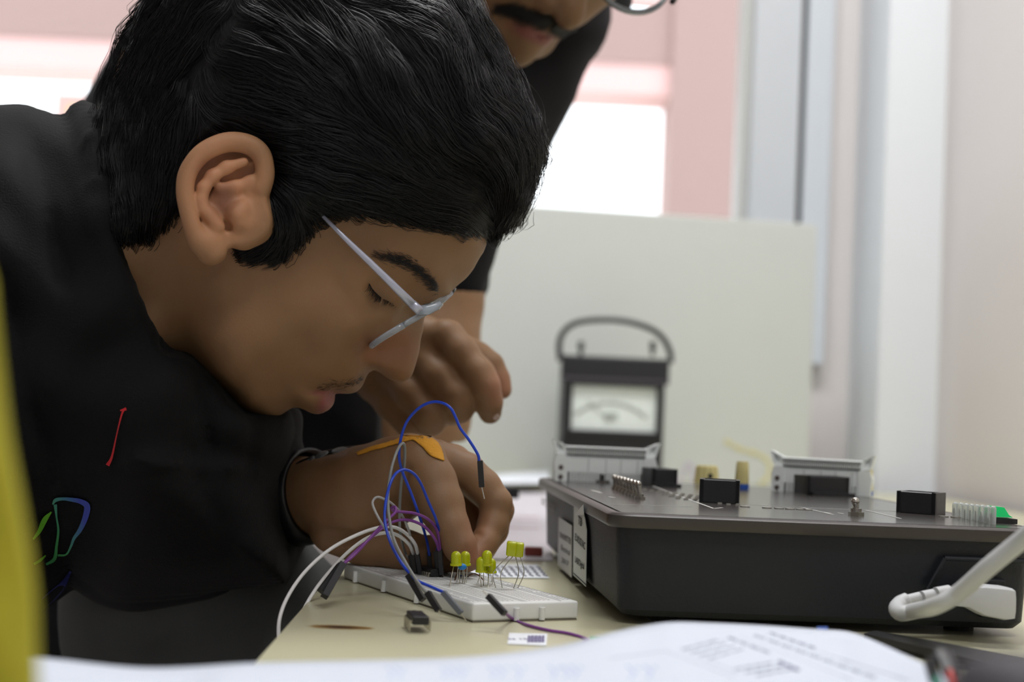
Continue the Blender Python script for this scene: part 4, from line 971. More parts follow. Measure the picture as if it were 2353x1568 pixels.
# mouth slit, nostril wing crease and eyelid crease pressed into the half-width
def groove(mp, a, b, wpx, dmm, pw=1.0):
    ax, ay = a; bx, by = b; dx, dy = bx-ax, by-ay; t = np.clip(((mp.X-ax)*dx+(mp.Y-ay)*dy)/(dx*dx+dy*dy), 0, 1); D2 = (mp.X-ax-t*dx)**2+(mp.Y-ay-t*dy)**2
    W_ = np.sqrt(np.maximum(mp.V, 0)); W2 = W_-dmm*.001*np.exp(-D2/(wpx*wpx)); mp.V = np.where(mp.V > 0, np.where(W2 > 0, W2*W2, -W2*W2), mp.V)
def groovep(mp, pts, wpx, dmm):
    pts = spline([np.array(p, float) for p in pts], 3); D2 = np.full(mp.X.shape, 1e9)
    for (ax, ay), (bx, by) in zip(pts, pts[1:]):
        dx, dy = bx-ax, by-ay; t = np.clip(((mp.X-ax)*dx+(mp.Y-ay)*dy)/(dx*dx+dy*dy+1e-9), 0, 1); D2 = np.minimum(D2, (mp.X-ax-t*dx)**2+(mp.Y-ay-t*dy)**2)
    W_ = np.sqrt(np.maximum(mp.V, 0)); W2 = W_-dmm*.001*np.exp(-D2/(wpx*wpx)); mp.V = np.where((mp.V > 0) & (W2 > 0), W2*W2, mp.V).astype(np.float32)
groovep(mH, [(786,907),(765,904),(742,903),(718,904)], 6, 3.2)            # between the lips
groovep(mH, [(718,904),(706,902)], 9, 1.2)                                 # corner of the mouth
groovep(mH, [(834,795),(830,815),(838,835),(850,846)], 7, 2.2)             # wing of the nose
groovep(mH, [(832,840),(800,858),(765,872)], 14, .9)                         # fold to the mouth corner
groovep(mH, [(862,852),(880,862)], 5, 2.0)                                   # nostril
groovep(mH, [(850,655),(862,668),(880,682),(905,690),(930,704)], 6, 1.6)   # lid slit
groovep(mH, [(858,640),(885,658),(915,668),(945,690)], 7, 1.0)             # upper lid crease
groovep(mH, [(846,700),(868,722),(900,740)], 12, -.5)
groovep(mH, [(738,914),(745,932)], 9, -.8)
hG = Grid(np.minimum(pc(20, 1000, .70), pc(20, 1000, .86)), (.01, .225, .86), .0016)
hG.lo[0] = pc(150, 0, .70)[0]
hG = Grid((pc(130, 0, .72)[0], pc(0, 990, .80)[1], DH-.085), (.008, pc(0, -60, .8)[1], DH+.085), .0016)
hG.F = qfield(hG, DH, mH)
# neck running back into the shirt
hG.chain([(420, 520, DH, 44), (250, 700, DH+.015, 50), (120, 760, DH+.03, 54)], k=.012)
# eyeball bulge and lids
for s in (0,):
    hG.ball((884, 676, DH-.0405), (11, 10, 11), k=.006)
Vh, Qh = hG.mesh(); Vh = smooth_verts(Vh, Qh, 2)
del hG
# ---- the ear, on its own finer grid
ED = DH-.085
def ed(x, y): return ED-.012*(1-(x-420)/200) + .004      # back edge stands out towards the camera
eG = Grid((pc(400, 0, .75)[0]-.002, pc(0, 620, .72)[1]-.002, ED-.028), (pc(640, 0, .66)[0]+.006, pc(0, 300, .66)[1]+.006, ED+.022), .0007)
X, Y, Z = np.meshgrid(*eG.ax, indexing='ij', sparse=True)
mE = Map2(380, 290, 680, 640, 2)
EAR = [(497,598),(478,601),(462,590),(449,567),(437,540),(430,505),(420,475),(415,440),(418,400),(430,372),(452,348),(478,330),(508,320),(540,317),(572,322),(598,340),(612,366),(616,398),(612,428),(610,455),(618,480),(622,505),(614,530),(596,550),(570,563),(540,566),(522,572),(514,588)]
dE = polysd(smpoly(EAR, 4), mE.X, mE.Y); mE.V = dE.astype(np.float32)
dpx = mE(CX+FPX*X/Z, CY-FPX*Y/Z)*ED/FPX
px_, py_ = CX+FPX*X/Z, CY-FPX*Y/Z
zc = ED-.012*(1-(px_-420)/200)+.004
th_ = .0034+.004*np.clip((px_-560)/60, 0, 1)
plate = np.sqrt(np.maximum(-dpx+.0025, 0)**2+np.maximum(np.abs(Z-zc)-th_+.0025, 0)**2)-.0025+np.minimum(np.maximum(-dpx+.0025, np.abs(Z-zc)-th_+.0025), 0)
eG.F = plate.astype(np.float32)
def e4(pts, r, dz=0): return [(x, y, ed(x, y)+dz, r_ if hasattr(r, '__len__') else r) for (x, y), r_ in zip(pts, r if hasattr(r, '__len__') else [r]*len(pts))]
# bowl carved out, then rims laid on
eG.chain(e4([(488,442),(508,450),(528,458)], [7,9.2,8], -.0045), k=.002, op='s')
eG.chain(e4([(528,480),(527,500),(525,512)], [7,5.4,3.6], -.0025), k=.002, op='s')
eG.chain(e4([(585,392),(560,398),(530,408),(505,415)], [4.2,4.6,3.8,2.4], -.003), k=.0015, op='s')     # fossa
eG.chain(e4([(572,358),(535,350),(500,362),(470,385),(452,412),(443,445),(446,485),(456,520)], [3.8,4.0,3.8,3.5,3.2,2.9,2.5,1.8], -.0028), k=.001, op='s')    # groove inside the rim
hel = spline([np.array(p, float) for p in [(598,438),(606,418),(609,392),(602,358),(582,337),(552,327),(520,327),(488,338),(460,356),(438,384),(427,412),(425,445),(431,480),(440,515),(450,545),(462,568)]], 3)
rr = np.interp(np.linspace(0, 1, len(hel)), [0, .2, .45, .7, 1], [3.0, 3.4, 3.4, 2.9, 3.0])
eG.chain([(p[0], p[1], ed(*p)-.0038, r_) for p, r_ in zip(hel, rr)], k=.001)
eG.chain(e4([(575,420),(600,440)], [3.2,3.6], -.002), k=.003)                                   # crus into the tragus area
eG.chain(e4([(560,372),(520,385),(488,405),(468,432),(462,460),(466,480),(482,495),(496,514),(505,522)], [2.2,2.6,2.7,2.6,2.5,2.4,2.6,2.7,2.3], -.0035), k=.0012)   # antihelix to antitragus
eG.chain(e4([(575,416),(540,430),(508,432)], [2.4,2.6,2.4], -.0025), k=.002)                        # lower crus
eG.chain(e4([(556,478),(546,492),(552,512)], [3.6,4.2,3.4], -.004), k=.003)                           # tragus
eG.chain(e4([(590,480),(585,520),(560,545)], [7,8,6], .003), k=.005)                                    # cheek in front of the ear
eG.chain(e4([(478,560),(486,580)], [6,5.5], -.001), k=.005)                                            # lobe
eG.chain([(520, 470, ED+.006, 12), (560, 500, ED+.014, 14)], k=.004)                                   # root behind the bowl
eG.chain(e4([(532,470),(548,462)], [3.0,2.4], .0), k=.002, op='s')                                      # ear canal
Ve, Qe = eG.mesh(); Ve = smooth_verts(Ve, Qe, 1); del eG, plate, dpx, px_, py_, zc, th_

# ---- hand and forearm of the front person
aG = Grid((pc(560, 0, .86)[0], pc(0, 1345, .80)[1], .715), (pc(1185, 0, .76)[0], pc(0, 985, .84)[1], .875), .0011)
F_ = aG
F_.chain([(480,1190,.84,30),(600,1160,.83,25),(690,1141,.815,20),(760,1140,.80,19)], k=.01, kk=.01)
F_.chain([(740,1122,.80,15.5),(830,1096,.79,15),(900,1074,.782,14.5),(960,1056,.775,13.5)], k=.008, kk=.008)       # back of the hand
F_.chain([(750,1160,.80,15.5),(830,1150,.79,17),(900,1130,.785,17),(960,1110,.785,14)], k=.008, kk=.008)
F_.chain([(810,1092,.81,15),(940,1062,.81,14),(1040,1066,.80,11)], k=.008, kk=.008)
F_.chain([(770,1180,.79,13),(820,1195,.785,12.5),(860,1225,.785,10)], k=.01, kk=.006)     # ball of the thumb
F_.chain([(700,1236,.788,6), (800,1243,.778,6), (880,1246,.772,4)], k=.006, op='s')
# forefinger, nearest
F_.chain([(962,1062,.772,14.5),(992,1110,.764,12.6),(1012,1160,.758,11.8),(1035,1215,.752,9.6),(1058,1258,.748,8.0),(1074,1290,.746,5.8)], k=.004, kk=.004)
# middle finger arching beyond it
F_.chain([(1000,1060,.79,12),(1070,1085,.79,10),(1110,1118,.788,9.0),(1140,1155,.785,8.6)], k=.004, kk=.004)
F_.chain([(1140,1158,.785,8.4),(1132,1205,.78,7.6),(1112,1250,.772,7.2),(1086,1284,.763,6.2)], k=.0025, kk=.003)
# ring finger further behind
F_.chain([(1040,1070,.81,11),(1105,1120,.81,9.0),(1148,1172,.806,7.6),(1136,1220,.80,7.2),(1108,1270,.79,6.4)], k=.003, kk=.003)
F_.chain([(1020,1090,.825,10),(1075,1150,.825,8),(1100,1200,.82,7),(1090,1250,.815,6)], k=.003, kk=.003)
# thumb reaching under the palm
F_.chain([(770,1215,.795,14),(850,1252,.79,12),(930,1268,.782,10.5),(1000,1276,.772,9),(1052,1286,.762,6.8)], k=.004, kk=.006)
# creases in the web between thumb and forefinger
for a_, b_ in (((905,1072),(893,1118)), ((922,1068),(908,1130)), ((938,1078),(930,1130))):
    F_.chain([(*a_, .757, 1.5), (*b_, .764, 1.2)], k=.003, op='s')
F_.chain([(905,1130,.755,4), (915,1180,.765,7), (940,1225,.765,7)], k=.006, op='s')
F_.chain([(1088,1222,.7765-.0065,1.0), (1104,1229,.772-.0065,1.0)], k=.002, op='s')
Va, Qa = aG.mesh(); Va = smooth_verts(Va, Qa, 2); del aG, F_
# forearm, shoulders and trunk under the clothing, coarse
cG = Grid((-.52, -.40, .74), (-.05, .10, 1.06), .006)
cG.chain([(660,1150,.824,17),(500,1190,.845,24),(330,1210,.84,32),(200,980,.83,38),(150,750,.83,44),(60,680,.83,50)], k=.02, kk=.02)
cG.chain([(180,720,.83,48),(60,760,.84,60),(-60,900,.85,65),(20,1150,.86,55)], k=.03, kk=.03)
Vc, Qc = cG.mesh(); del cG

def tone(V):
    x, y = topx(V); T_ = np.tile(SK, (len(V), 1)).astype(np.float32)
    def spot(cx_, cy_, rx, ry, col, k_=1.0, ang=0):
        a_ = math.radians(ang); u = (x-cx_)*math.cos(a_)+(y-cy_)*math.sin(a_); v = -(x-cx_)*math.sin(a_)+(y-cy_)*math.cos(a_); w_ = (np.exp(-((u/rx)**2+(v/ry)**2)**1.5)*k_)[:, None]; T_[:] = T_*(1-w_)+np.array(col)*w_
    spot(905, 800, 55, 50, SKR, .4); spot(850, 800, 30, 30, SKR, .3)
    spot(510, 430, 100, 140, SKE, .9); spot(512, 458, 34, 42, SKR*.5, .75); spot(470, 385, 30, 22, SKR*.8, .5, -50)  # ear's translucent glow and the shade in its bowl painted as skin tone
    spot(752, 922, 24, 15, LIP, .95, -35); spot(742, 940, 20, 12, LIP, .6, -30); spot(745, 903, 32, 7, LIP, .8)
    spot(880, 690, 44, 22, SK*.62, .5, 35)  # shadow below the brow painted into the skin
    spot(1080, 1280, 25, 25, SKR, .5); spot(1095, 1225, 40, 60, SKR, .25)
    w_h = (np.clip((y-985)/30, 0, 1)*.16)[:, None]; T_[:] = T_*(1-w_h)  # hand skin darkened in colour to carry its shading
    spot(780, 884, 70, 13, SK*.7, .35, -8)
    return T_
boy = empty('person', P(300, 1400, .86)*np.array([1, 1, 0]), 'young person with dark wavy hair and glasses in black, bent in profile over the breadboard', 'person')
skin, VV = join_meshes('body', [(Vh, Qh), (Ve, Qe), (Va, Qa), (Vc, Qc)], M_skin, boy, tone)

# ---- eye, brow, lashes
def hW(x, y): return math.sqrt(max(float(mH(np.array([x], float), np.array([y], float))[0]), 0))
def onhead(x, y, out=.0): return P(x, y, DH-hW(x, y)-out)
MB().sph(P(877, 684, DH-.0440), .0072, (1, 1, 1), u=24, v=16).build('eye', mat('eye_white', (92, 90, 86), .1), boy, smooth=True)
M_hair = bpy.data.materials.new('black_hair'); M_hair.use_nodes = True
_b = M_hair.node_tree.nodes['Principled BSDF']; _b.inputs['Base Color'].default_value = (.0052, .0055, .0064, 1); _b.inputs['Roughness'].default_value = .36; _b.inputs['Specular IOR Level'].default_value = .42
def ribbons(name, paths, widths, m, parent, taper=True):
    """many thin three-sided strands as one mesh; paths: (N, S, 3)"""
    Pth = np.asarray(paths, np.float64); N, S, _ = Pth.shape; w_ = np.asarray(widths)[:, None, None]*np.ones((1, S, 1))
    if taper: w_ = w_*np.interp(np.linspace(0, 1, S), [0, .08, .7, 1], [.5, 1, .9, .12])[None, :, None]
    t = np.gradient(Pth, axis=1); t /= np.linalg.norm(t, axis=2, keepdims=True)+1e-12
    n1 = np.cross(t, Fv); n1 /= np.linalg.norm(n1, axis=2, keepdims=True)+1e-9; n2 = np.cross(t, n1)
    rings = [Pth+w_*(n1*math.cos(a)+n2*math.sin(a)) for a in (0, 2.094, 4.189)]
    V = np.stack(rings, 2).reshape(-1, 3); base = (np.arange(N)[:, None]*S+np.arange(S-1)[None]).ravel()*3; Qs = []
    for k_ in range(3): a_, b_ = k_, (k_+1) % 3; Qs.append(np.stack([base+a_, base+b_, base+3+b_, base+3+a_], 1))
    return fastmesh(name, V, np.concatenate(Qs), m, parent)
def resample(pth, S):
    pth = np.asarray(pth); u = np.linspace(0, len(pth)-1, S); i = np.minimum(u.astype(int), len(pth)-2); f_ = (u-i)[:, None]; return pth[i]*(1-f_)+pth[i+1]*f_
# brow hairs
L_ = []; Wd = []
brow = [((862,588),6),((900,594),12),((935,603),16),((965,622),18),((990,645),20),((1008,664),15)]
bx_ = [b_[0][0] for b_ in brow]; by_ = [b_[0][1] for b_ in brow]; bw_ = [b_[1] for b_ in brow]
for i in range(620):
    t = random.random()**.6; x = 860+150*t; y = np.interp(x, bx_, by_)+random.gauss(0, .5)*np.interp(x, bx_, bw_)
    a_ = math.radians(random.gauss(205, 16)-20*t); ln = random.uniform(9, 19)*(1-.2*t)
    pp = []
    for k_ in range(5): u = k_/4; xx = x+math.cos(a_)*ln*u; yy = y+math.sin(a_)*ln*u; pp.append(onhead(xx, yy, .0001+.0010*math.sin(u*2.4)))
    L_.append(pp); Wd.append(.00011)
ribbons('eyebrow', L_, Wd, M_hair, boy)
L_ = []
lid = spline([np.array(p, float) for p in [(848,652),(858,668),(872,680),(892,687),(915,690)]], 10)
for i in range(90):
    p = lid[min(int(random.random()*len(lid)), len(lid)-1)]; ln = random.uniform(12, 26); a_ = math.radians(random.gauss(72, 14))
    L_.append([onhead(p[0]+math.cos(a_+u*.5)*ln*u, p[1]+math.sin(a_)*ln*u*.8, .0012+.005*u) for u in (0, .25, .5, .75, 1)])
for i in range(150):   # lash line
    k_ = int(random.random()*(len(lid)-3)); L_.append([onhead(q[0], q[1]+random.uniform(-1.5, 2), .0012) for q in (lid[k_], (lid[k_]*2+lid[k_+1])/3, lid[k_+1], lid[k_+2], lid[k_+2])])
ribbons('eyelashes', L_, [.00014]*len(L_), M_hair, boy)
L_ = []   # faint moustache
for i in range(230):
    x = random.uniform(735, 838); y = np.interp(x, [735, 770, 800, 838], [893, 888, 884, 868])+random.gauss(0, 6.0); a_ = math.radians(random.gauss(165, 25)); ln = random.uniform(5, 11)
    L_.append([onhead(x+math.cos(a_)*ln*u, y+math.sin(a_)*ln*u, .0001+.0004*u) for u in (0, .33, .66, 1)])
ribbons('moustache', L_, [.00006]*len(L_), M_hair, boy)

# ---- hair: volume and strands
HOUT = [(1132,531),(1150,522),(1170,514),(1192,503),(1206,490),(1217,462),(1222,435),(1232,404),(1240,378),(1252,355),(1254,330),(1248,296),(1230,249),(1199,191),(1168,134),(1145,77),(1115,23),(1070,-40),(980,-110),(860,-160),(700,-185),(520,-170),(400,-100),(330,-10),(285,70),(250,150),(222,215),(197,275),(186,325),(205,370),(222,420),(240,470),(255,505),(262,532),
        (292,548),(330,540),(372,512),(418,480),(450,480),(560,500),(600,540),(545,572),(560,590),(615,606),(650,588),(688,552),(728,505),(785,491),(860,497),(930,505),(1000,522),(1060,527)]
mS = Map2(100, -220, 1330, 700, 4)
OUT2 = [(1100,620),(1140,560)]+HOUT[1:24]+[(170,400),(140,560),(200,700),(700,760)]
dO = polysd(OUT2, mS.X, mS.Y); dHl = polysd(HOUT, mS.X, mS.Y)
Rh = .088
Qo = Qinfl(dO*DH/FPX, Rh); Wo = np.sqrt(np.maximum(Qo, 0))
Wsk = np.sqrt(np.maximum(mH(mS.X, mS.Y), 0))
tt = np.where(dHl > 0, .0012+.011*(1-np.exp(-dHl/38.)), .0012+.00022*dHl)
HL = [(262,532),(292,548),(330,540),(372,512),(418,480),(450,480),(560,500),(600,540),(560,590),(650,588),(688,552),(728,505),(785,491),(860,497),(930,505),(1000,522),(1060,527),(1132,531)]
dL = np.full(mS.X.shape, 1e9)
for (ax, ay), (bx, by) in zip(HL, HL[1:]):
    dx, dy = bx-ax, by-ay; t = np.clip(((mS.X-ax)*dx+(mS.Y-ay)*dy)/(dx*dx+dy*dy), 0, 1); dL = np.minimum(dL, np.hypot(mS.X-ax-t*dx, mS.Y-ay-t*dy))
grow = np.where(dHl > 0, 1.7*dL*DH/FPX, 0)
def smax(a_, b_, k_): h_ = np.clip(.5+.5*(a_-b_)/k_, 0, 1); return b_*(1-h_)+a_*h_+k_*h_*(1-h_)
dEar = polysd(smpoly(EAR, 4), mS.X, mS.Y)
earcap = np.where(dEar > 0, .0715, .0745-dEar*.00018)
cap2 = np.minimum(.092, earcap)
Wn = smax(Wsk+tt, np.minimum(grow, .068), .012); Wn = np.minimum(Wn, cap2)
k_ = .006; hh = np.clip(.5+.5*(Wo-Wn)/k_, 0, 1); Wt = Wo*(1-hh)+Wn*hh-k_*hh*(1-hh)
for _ in range(6): Wt[1:-1, 1:-1] = (Wt[1:-1, 1:-1]*4+Wt[2:, 1:-1]+Wt[:-2, 1:-1]+Wt[1:-1, 2:]+Wt[1:-1, :-2])/8
# soft locks in the volume
FL = [((360,60),(-.6,.8)),((300,200),(-.45,.9)),((250,300),(-.2,1)),((240,400),(.25,1)),((300,430),(.1,1)),((330,350),(-.3,.95)),((400,250),(-.5,.8)),((400,440),(-.35,.9)),((430,130),(-.7,.7)),((500,40),(-.8,.55)),((480,-80),(-.9,.3)),((560,60),(.9,.1)),((540,130),(1,.15)),((560,200),(.95,.3)),((620,250),(1,.12)),((520,270),(.9,.25)),((450,330),(-.2,.9)),((620,100),(.9,.45)),((700,60),(.75,.7)),((760,60),(.55,.85)),((740,150),(.8,.6)),((790,200),(.5,.87)),((850,100),(.5,.87)),((870,170),(.35,.94)),((900,250),(.45,.9)),((950,150),(.5,.85)),((970,60),(.9,.35)),((840,15),(1,.25)),((930,0),(1,.05)),((1060,30),(.5,.87)),((1050,120),(.15,1)),((1130,100),(.5,.87)),((1180,200),(.48,.88)),((1225,290),(.3,.95)),((1050,210),(.3,.95)),((1140,260),(.75,.65)),((1090,300),(.75,.6)),((1160,340),(.6,.8)),((1225,400),(-.15,1)),((1195,460),(-.45,.9)),((1090,400),(.85,.45)),((1165,440),(.1,1)),((1050,470),(.9,.15)),((1000,505),(.9,.3)),((1110,500),(.6,.5)),((1150,505),(-.5,.85)),((900,430),(.92,.3)),((950,350),(.7,.7)),((850,330),(.75,.65)),((800,420),(.95,.2)),((750,330),(.95,.2)),((700,270),(.95,.25)),((700,400),(.95,.12)),((620,320),(1,.1)),((660,470),(.4,.9)),((650,550),(-.35,.93)),((600,590),(-.92,.35)),((730,470),(.7,.5)),((700,-100),(.7,.7)),((900,-100),(.9,.3)),((350,480),(-.1,1)),((260,470),(.1,1))]
FP = np.array([f_[0] for f_ in FL], float); FD = np.array([f_[1] for f_ in FL], float); FD /= np.linalg.norm(FD, axis=1, keepdims=True)
def flow(x, y):
    w_ = 1/(((x[:, None]-FP[:, 0])**2+(y[:, None]-FP[:, 1])**2)+350)**1.5; d = w_@FD; return d/(np.linalg.norm(d, axis=1, keepdims=True)+1e-9)
mS.V = Wt.astype(np.float32)
mW = Map2(100, -220, 1330, 700, 4); mW.V = mS.V.copy()
mQ = Map2(100, -220, 1330, 700, 4); 
mQ.V = np.where(Wo > .0005, Wt**2, Qo).astype(np.float32); mQ.V = np.minimum(mQ.V, Qo.astype(np.float32))
# cut the volume away outside the hair outline
cut = np.clip(-dHl*.00018, 0, 1); inside = (dO > 0) & (dHl < -2)
mQ.V = np.where(inside, np.maximum(Wsk-.003-cut, 0)**2*np.sign(Wsk-.003-cut), mQ.V).astype(np.float32)
gG = Grid((pc(150, 0, .70)[0]-.01, pc(0, 640, .72)[1], DH-.10), (.022, pc(0, -200, .78)[1], DH+.10), .0022)
gG.F = qfield(gG, DH, mQ); Vg, Qg = biggest(*gG.mesh()); Vg = smooth_verts(Vg, Qg, 1); del gG
hv = fastmesh('hair', worldv(Vg), Qg, M_hair, boy)
# strands
mD = Map2(100, -220, 1330, 700, 4); mD.V = dHl.astype(np.float32)
def trace(x, y, S, step, wob, off, side=1, ph=None):
    """vectorised: follow the flow over the hair surface; returns (N,S,3) world points"""
    N = len(x); out = np.zeros((N, S, 3)); alive = np.ones(N, bool); x = x.copy(); y = y.copy(); ph = RNG.uniform(0, 6.28, N) if ph is None else ph; fr_ = RNG.uniform(.18, .4, N)
    for s in range(S):
        u = s/(S-1); W_ = mW(x, y)+off*math.sin(math.pi*min(1, .12+u*.9))
        c = DH-side*W_; cc = DH-W_   # mirrored about the middle plane for the far side
        A = (x-CX)/FPX*cc; B = (CY-y)/FPX*cc
        out[:, s] = CAM+A[:, None]*Rv+B[:, None]*Uv+c[:, None]*Fv
        d = flow(x, y); n_ = np.stack([-d[:, 1], d[:, 0]], 1); st_ = step*np.where(alive, 1, .12)
        x = x+(d[:, 0]+n_[:, 0]*wob*np.sin(ph+s*fr_*2.2))*st_; y = y+(d[:, 1]+n_[:, 1]*wob*np.sin(ph+s*fr_*2.2))*st_
        alive &= mD(x, y) > -4
    return out
def seeds(n, xr, yr, dmin=2):
    X_, Y_ = [], []
    while len(X_) < n:
        x = RNG.uniform(*xr, 4000); y = RNG.uniform(*yr, 4000); ok = mD(x, y) > dmin; X_ += list(x[ok]); Y_ += list(y[ok])
    return np.array(X_[:n]), np.array(Y_[:n])
def locks(nl, per, S, step, xr, yr, wid, spread, offr, side=1):
    x, y = seeds(nl, xr, yr); g = trace(x, y, S, step*RNG.uniform(.7, 1.3, nl), .22, RNG.uniform(*offr, nl), side)
    t = np.gradient(g, axis=1); t /= np.linalg.norm(t, axis=2, keepdims=True)+1e-12; s1_ = np.cross(t, Fv); s1_ /= np.linalg.norm(s1_, axis=2, keepdims=True)+1e-9
    stl = np.linalg.norm(np.diff(g, axis=1), axis=2)
    for q_ in range(1, S):
        bad = stl[:, q_-1] < step*.35*.7*DH/FPX; s1_[bad, q_] = s1_[bad, q_-1]
    prof = np.interp(np.linspace(0, 1, S), [0, .35, .8, 1], [.8, 1, .6, .15])[None, :, None]; L_ = []
    for k_ in range(per):
        a_ = RNG.normal(0, 1, (nl, 1, 1))*spread; b_ = np.abs(RNG.normal(0, 1, (nl, 1, 1)))*spread*.35
        arch = b_*(1-(a_/(spread*2))**2*.5)
        L_.append(g+s1_*a_*prof-Fv*side*arch*prof*1.3)
    return np.concatenate(L_), np.full(nl*per, wid)*RNG.uniform(.7, 1.3, nl*per)
A1, w1_ = locks(1150, 13, 18, 13, (180, 1260), (-150, 600), .00013, .0021, (.0002, .0062))
A2, w2_ = locks(500, 6, 12, 8, (900, 1255), (200, 530), .00011, .0012, (.0005, .004))
A3, w3_ = locks(350, 6, 14, 14, (180, 1260), (-150, 560), .0002, .003, (.0005, .004), side=-1)
def strands(name, *AW):
    S = 14; L_ = []; W_ = []
    for A, w_ in AW:
        u = np.linspace(0, A.shape[1]-1, S); i = np.minimum(u.astype(int), A.shape[1]-2); f_ = (u-i)[None, :, None]; L_.append(A[:, i]*(1-f_)+A[:, i+1]*f_); W_.append(w_)
    return ribbons(name, np.concatenate(L_), np.concatenate(W_), M_hair, hv)
so_ = strands('strands', (A1, w1_), (A2, w2_), (A3, w3_)); so_['kind'] = 'stuff'
# loose hairs on the outline, curls at the forehead, wisps at the sideburn
L_ = []
def freehair(pts, n, jit, w=.0001, d=DH):
    base = spline([np.array(p, float) for p in pts], 6); base = resample(np.array(base), 14)
    for _ in range(n):
        o_ = RNG.normal(0, jit, 2); s_ = RNG.uniform(.85, 1.15); dz = RNG.normal(0, .006); q = base[0]+(base-base[0])*s_+o_*np.linspace(.3, 1, 14)[:, None]
        L_.append([P(a_, b_, d+dz) for a_, b_ in q])
freehair([(1215,230),(1240,290),(1254,335),(1246,368),(1232,385)], 26, 3); freehair([(1225,260),(1250,320),(1248,352),(1236,372)], 20, 4)
freehair([(1226,390),(1228,420),(1224,448),(1214,472),(1200,492)], 30, 3); freehair([(1205,485),(1190,505),(1165,517),(1135,522)], 26, 5)
freehair([(1150,480),(1148,510),(1136,530),(1130,538)], 40, 3.5)
freehair([(1100,23),(1145,77),(1168,134),(1199,191)], 14, 3); freehair([(1199,191),(1230,249),(1250,300)], 14, 3)
def wisp(pts, n, jit, off=.002, w=.0001):
    base = resample(np.array(spline([np.array(p, float) for p in pts], 6)), 14)
    for _ in range(n):
        o_ = RNG.normal(0, jit, 2); q = base+o_*np.linspace(1, .5, 14)[:, None]; L_.append([P(a_, b_, DH-max(hW(a_, b_), .01)-off) for a_, b_ in q])
for p, n_, j_ in (([(655,480),(650,540),(620,570),(580,574),(535,570)], 40, 2.5), ([(670,500),(655,565),(620,588),(570,582),(545,584)], 30, 3), ([(690,520),(665,575),(625,600),(590,598),(560,612)], 24, 3), ([(700,540),(660,590),(630,610),(600,620)], 14, 3), ([(720,500),(690,548),(655,590),(628,606)], 50, 6), ([(640,480),(640,530),(625,560),(600,570)], 50, 7),
                  ([(1010,490),(1040,515),(1062,528),(1085,524)], 20, 3), ([(980,490),(1000,520),(1022,530)], 16, 4), ([(880,470),(930,505),(985,512)], 30, 4), ([(800,470),(850,495),(910,500)], 26, 4), ([(1080,480),(1110,515),(1130,525)], 30, 5), ([(1040,495),(1075,520),(1110,520)], 26, 4), ([(735,480),(770,492),(830,498)], 22, 4), ([(790,512),(810,503),(830,500)], 2, 1),
                  ([(300,470),(320,505),(345,525)], 50, 9), ([(360,450),(375,480),(385,505)], 50, 9), ([(265,470),(280,505),(300,530)], 50, 9), ([(410,430),(410,470),(412,490)], 40, 6)):
    wisp(p, n_, j_)
ribbons('loose_hairs', L_, [.00009]*len(L_), M_hair, hv)['kind'] = 'stuff'

# ---- glasses
M_gm = mat('silver_temple', (186, 188, 204), .35, metal=.45); M_clr = mat('clear_frame', (205, 214, 224), .08, trans=.65, ior=1.46); M_tip = mat('temple_tip', (30, 30, 32), .35)
gl_ = empty('eyeglasses', P(980, 700, DH-.03), 'thin glasses with clear plastic rims and silver temples on the front person', 'glasses')
gd = DH-.068
def bar(name, pts, m, parent, n=8, flat=.5):
    """flat bar along (px,py,depth,half height mm)"""
    V = []; Fc = []; ps = [P(*p[:3]) for p in pts]
    for i, p in enumerate(ps):
        t = ps[min(i+1, len(ps)-1)]-ps[max(i-1, 0)]; t /= np.linalg.norm(t); u = np.cross(t, Fv); u /= np.linalg.norm(u); v = np.cross(t, u); h_ = pts[i][3]*.001
        for k_ in range(n): a_ = 2*math.pi*k_/n; V.append(p+u*h_*math.cos(a_)+v*h_*flat*math.sin(a_))
    for i in range(len(ps)-1):
        for k_ in range(n): Fc.append((i*n+k_, i*n+(k_+1) % n, (i+1)*n+(k_+1) % n, (i+1)*n+k_))
    Fc += [tuple(range(n-1, -1, -1)), tuple(range((len(ps)-1)*n, len(ps)*n))]
    return meshpy(name, V, Fc, m, parent, True)
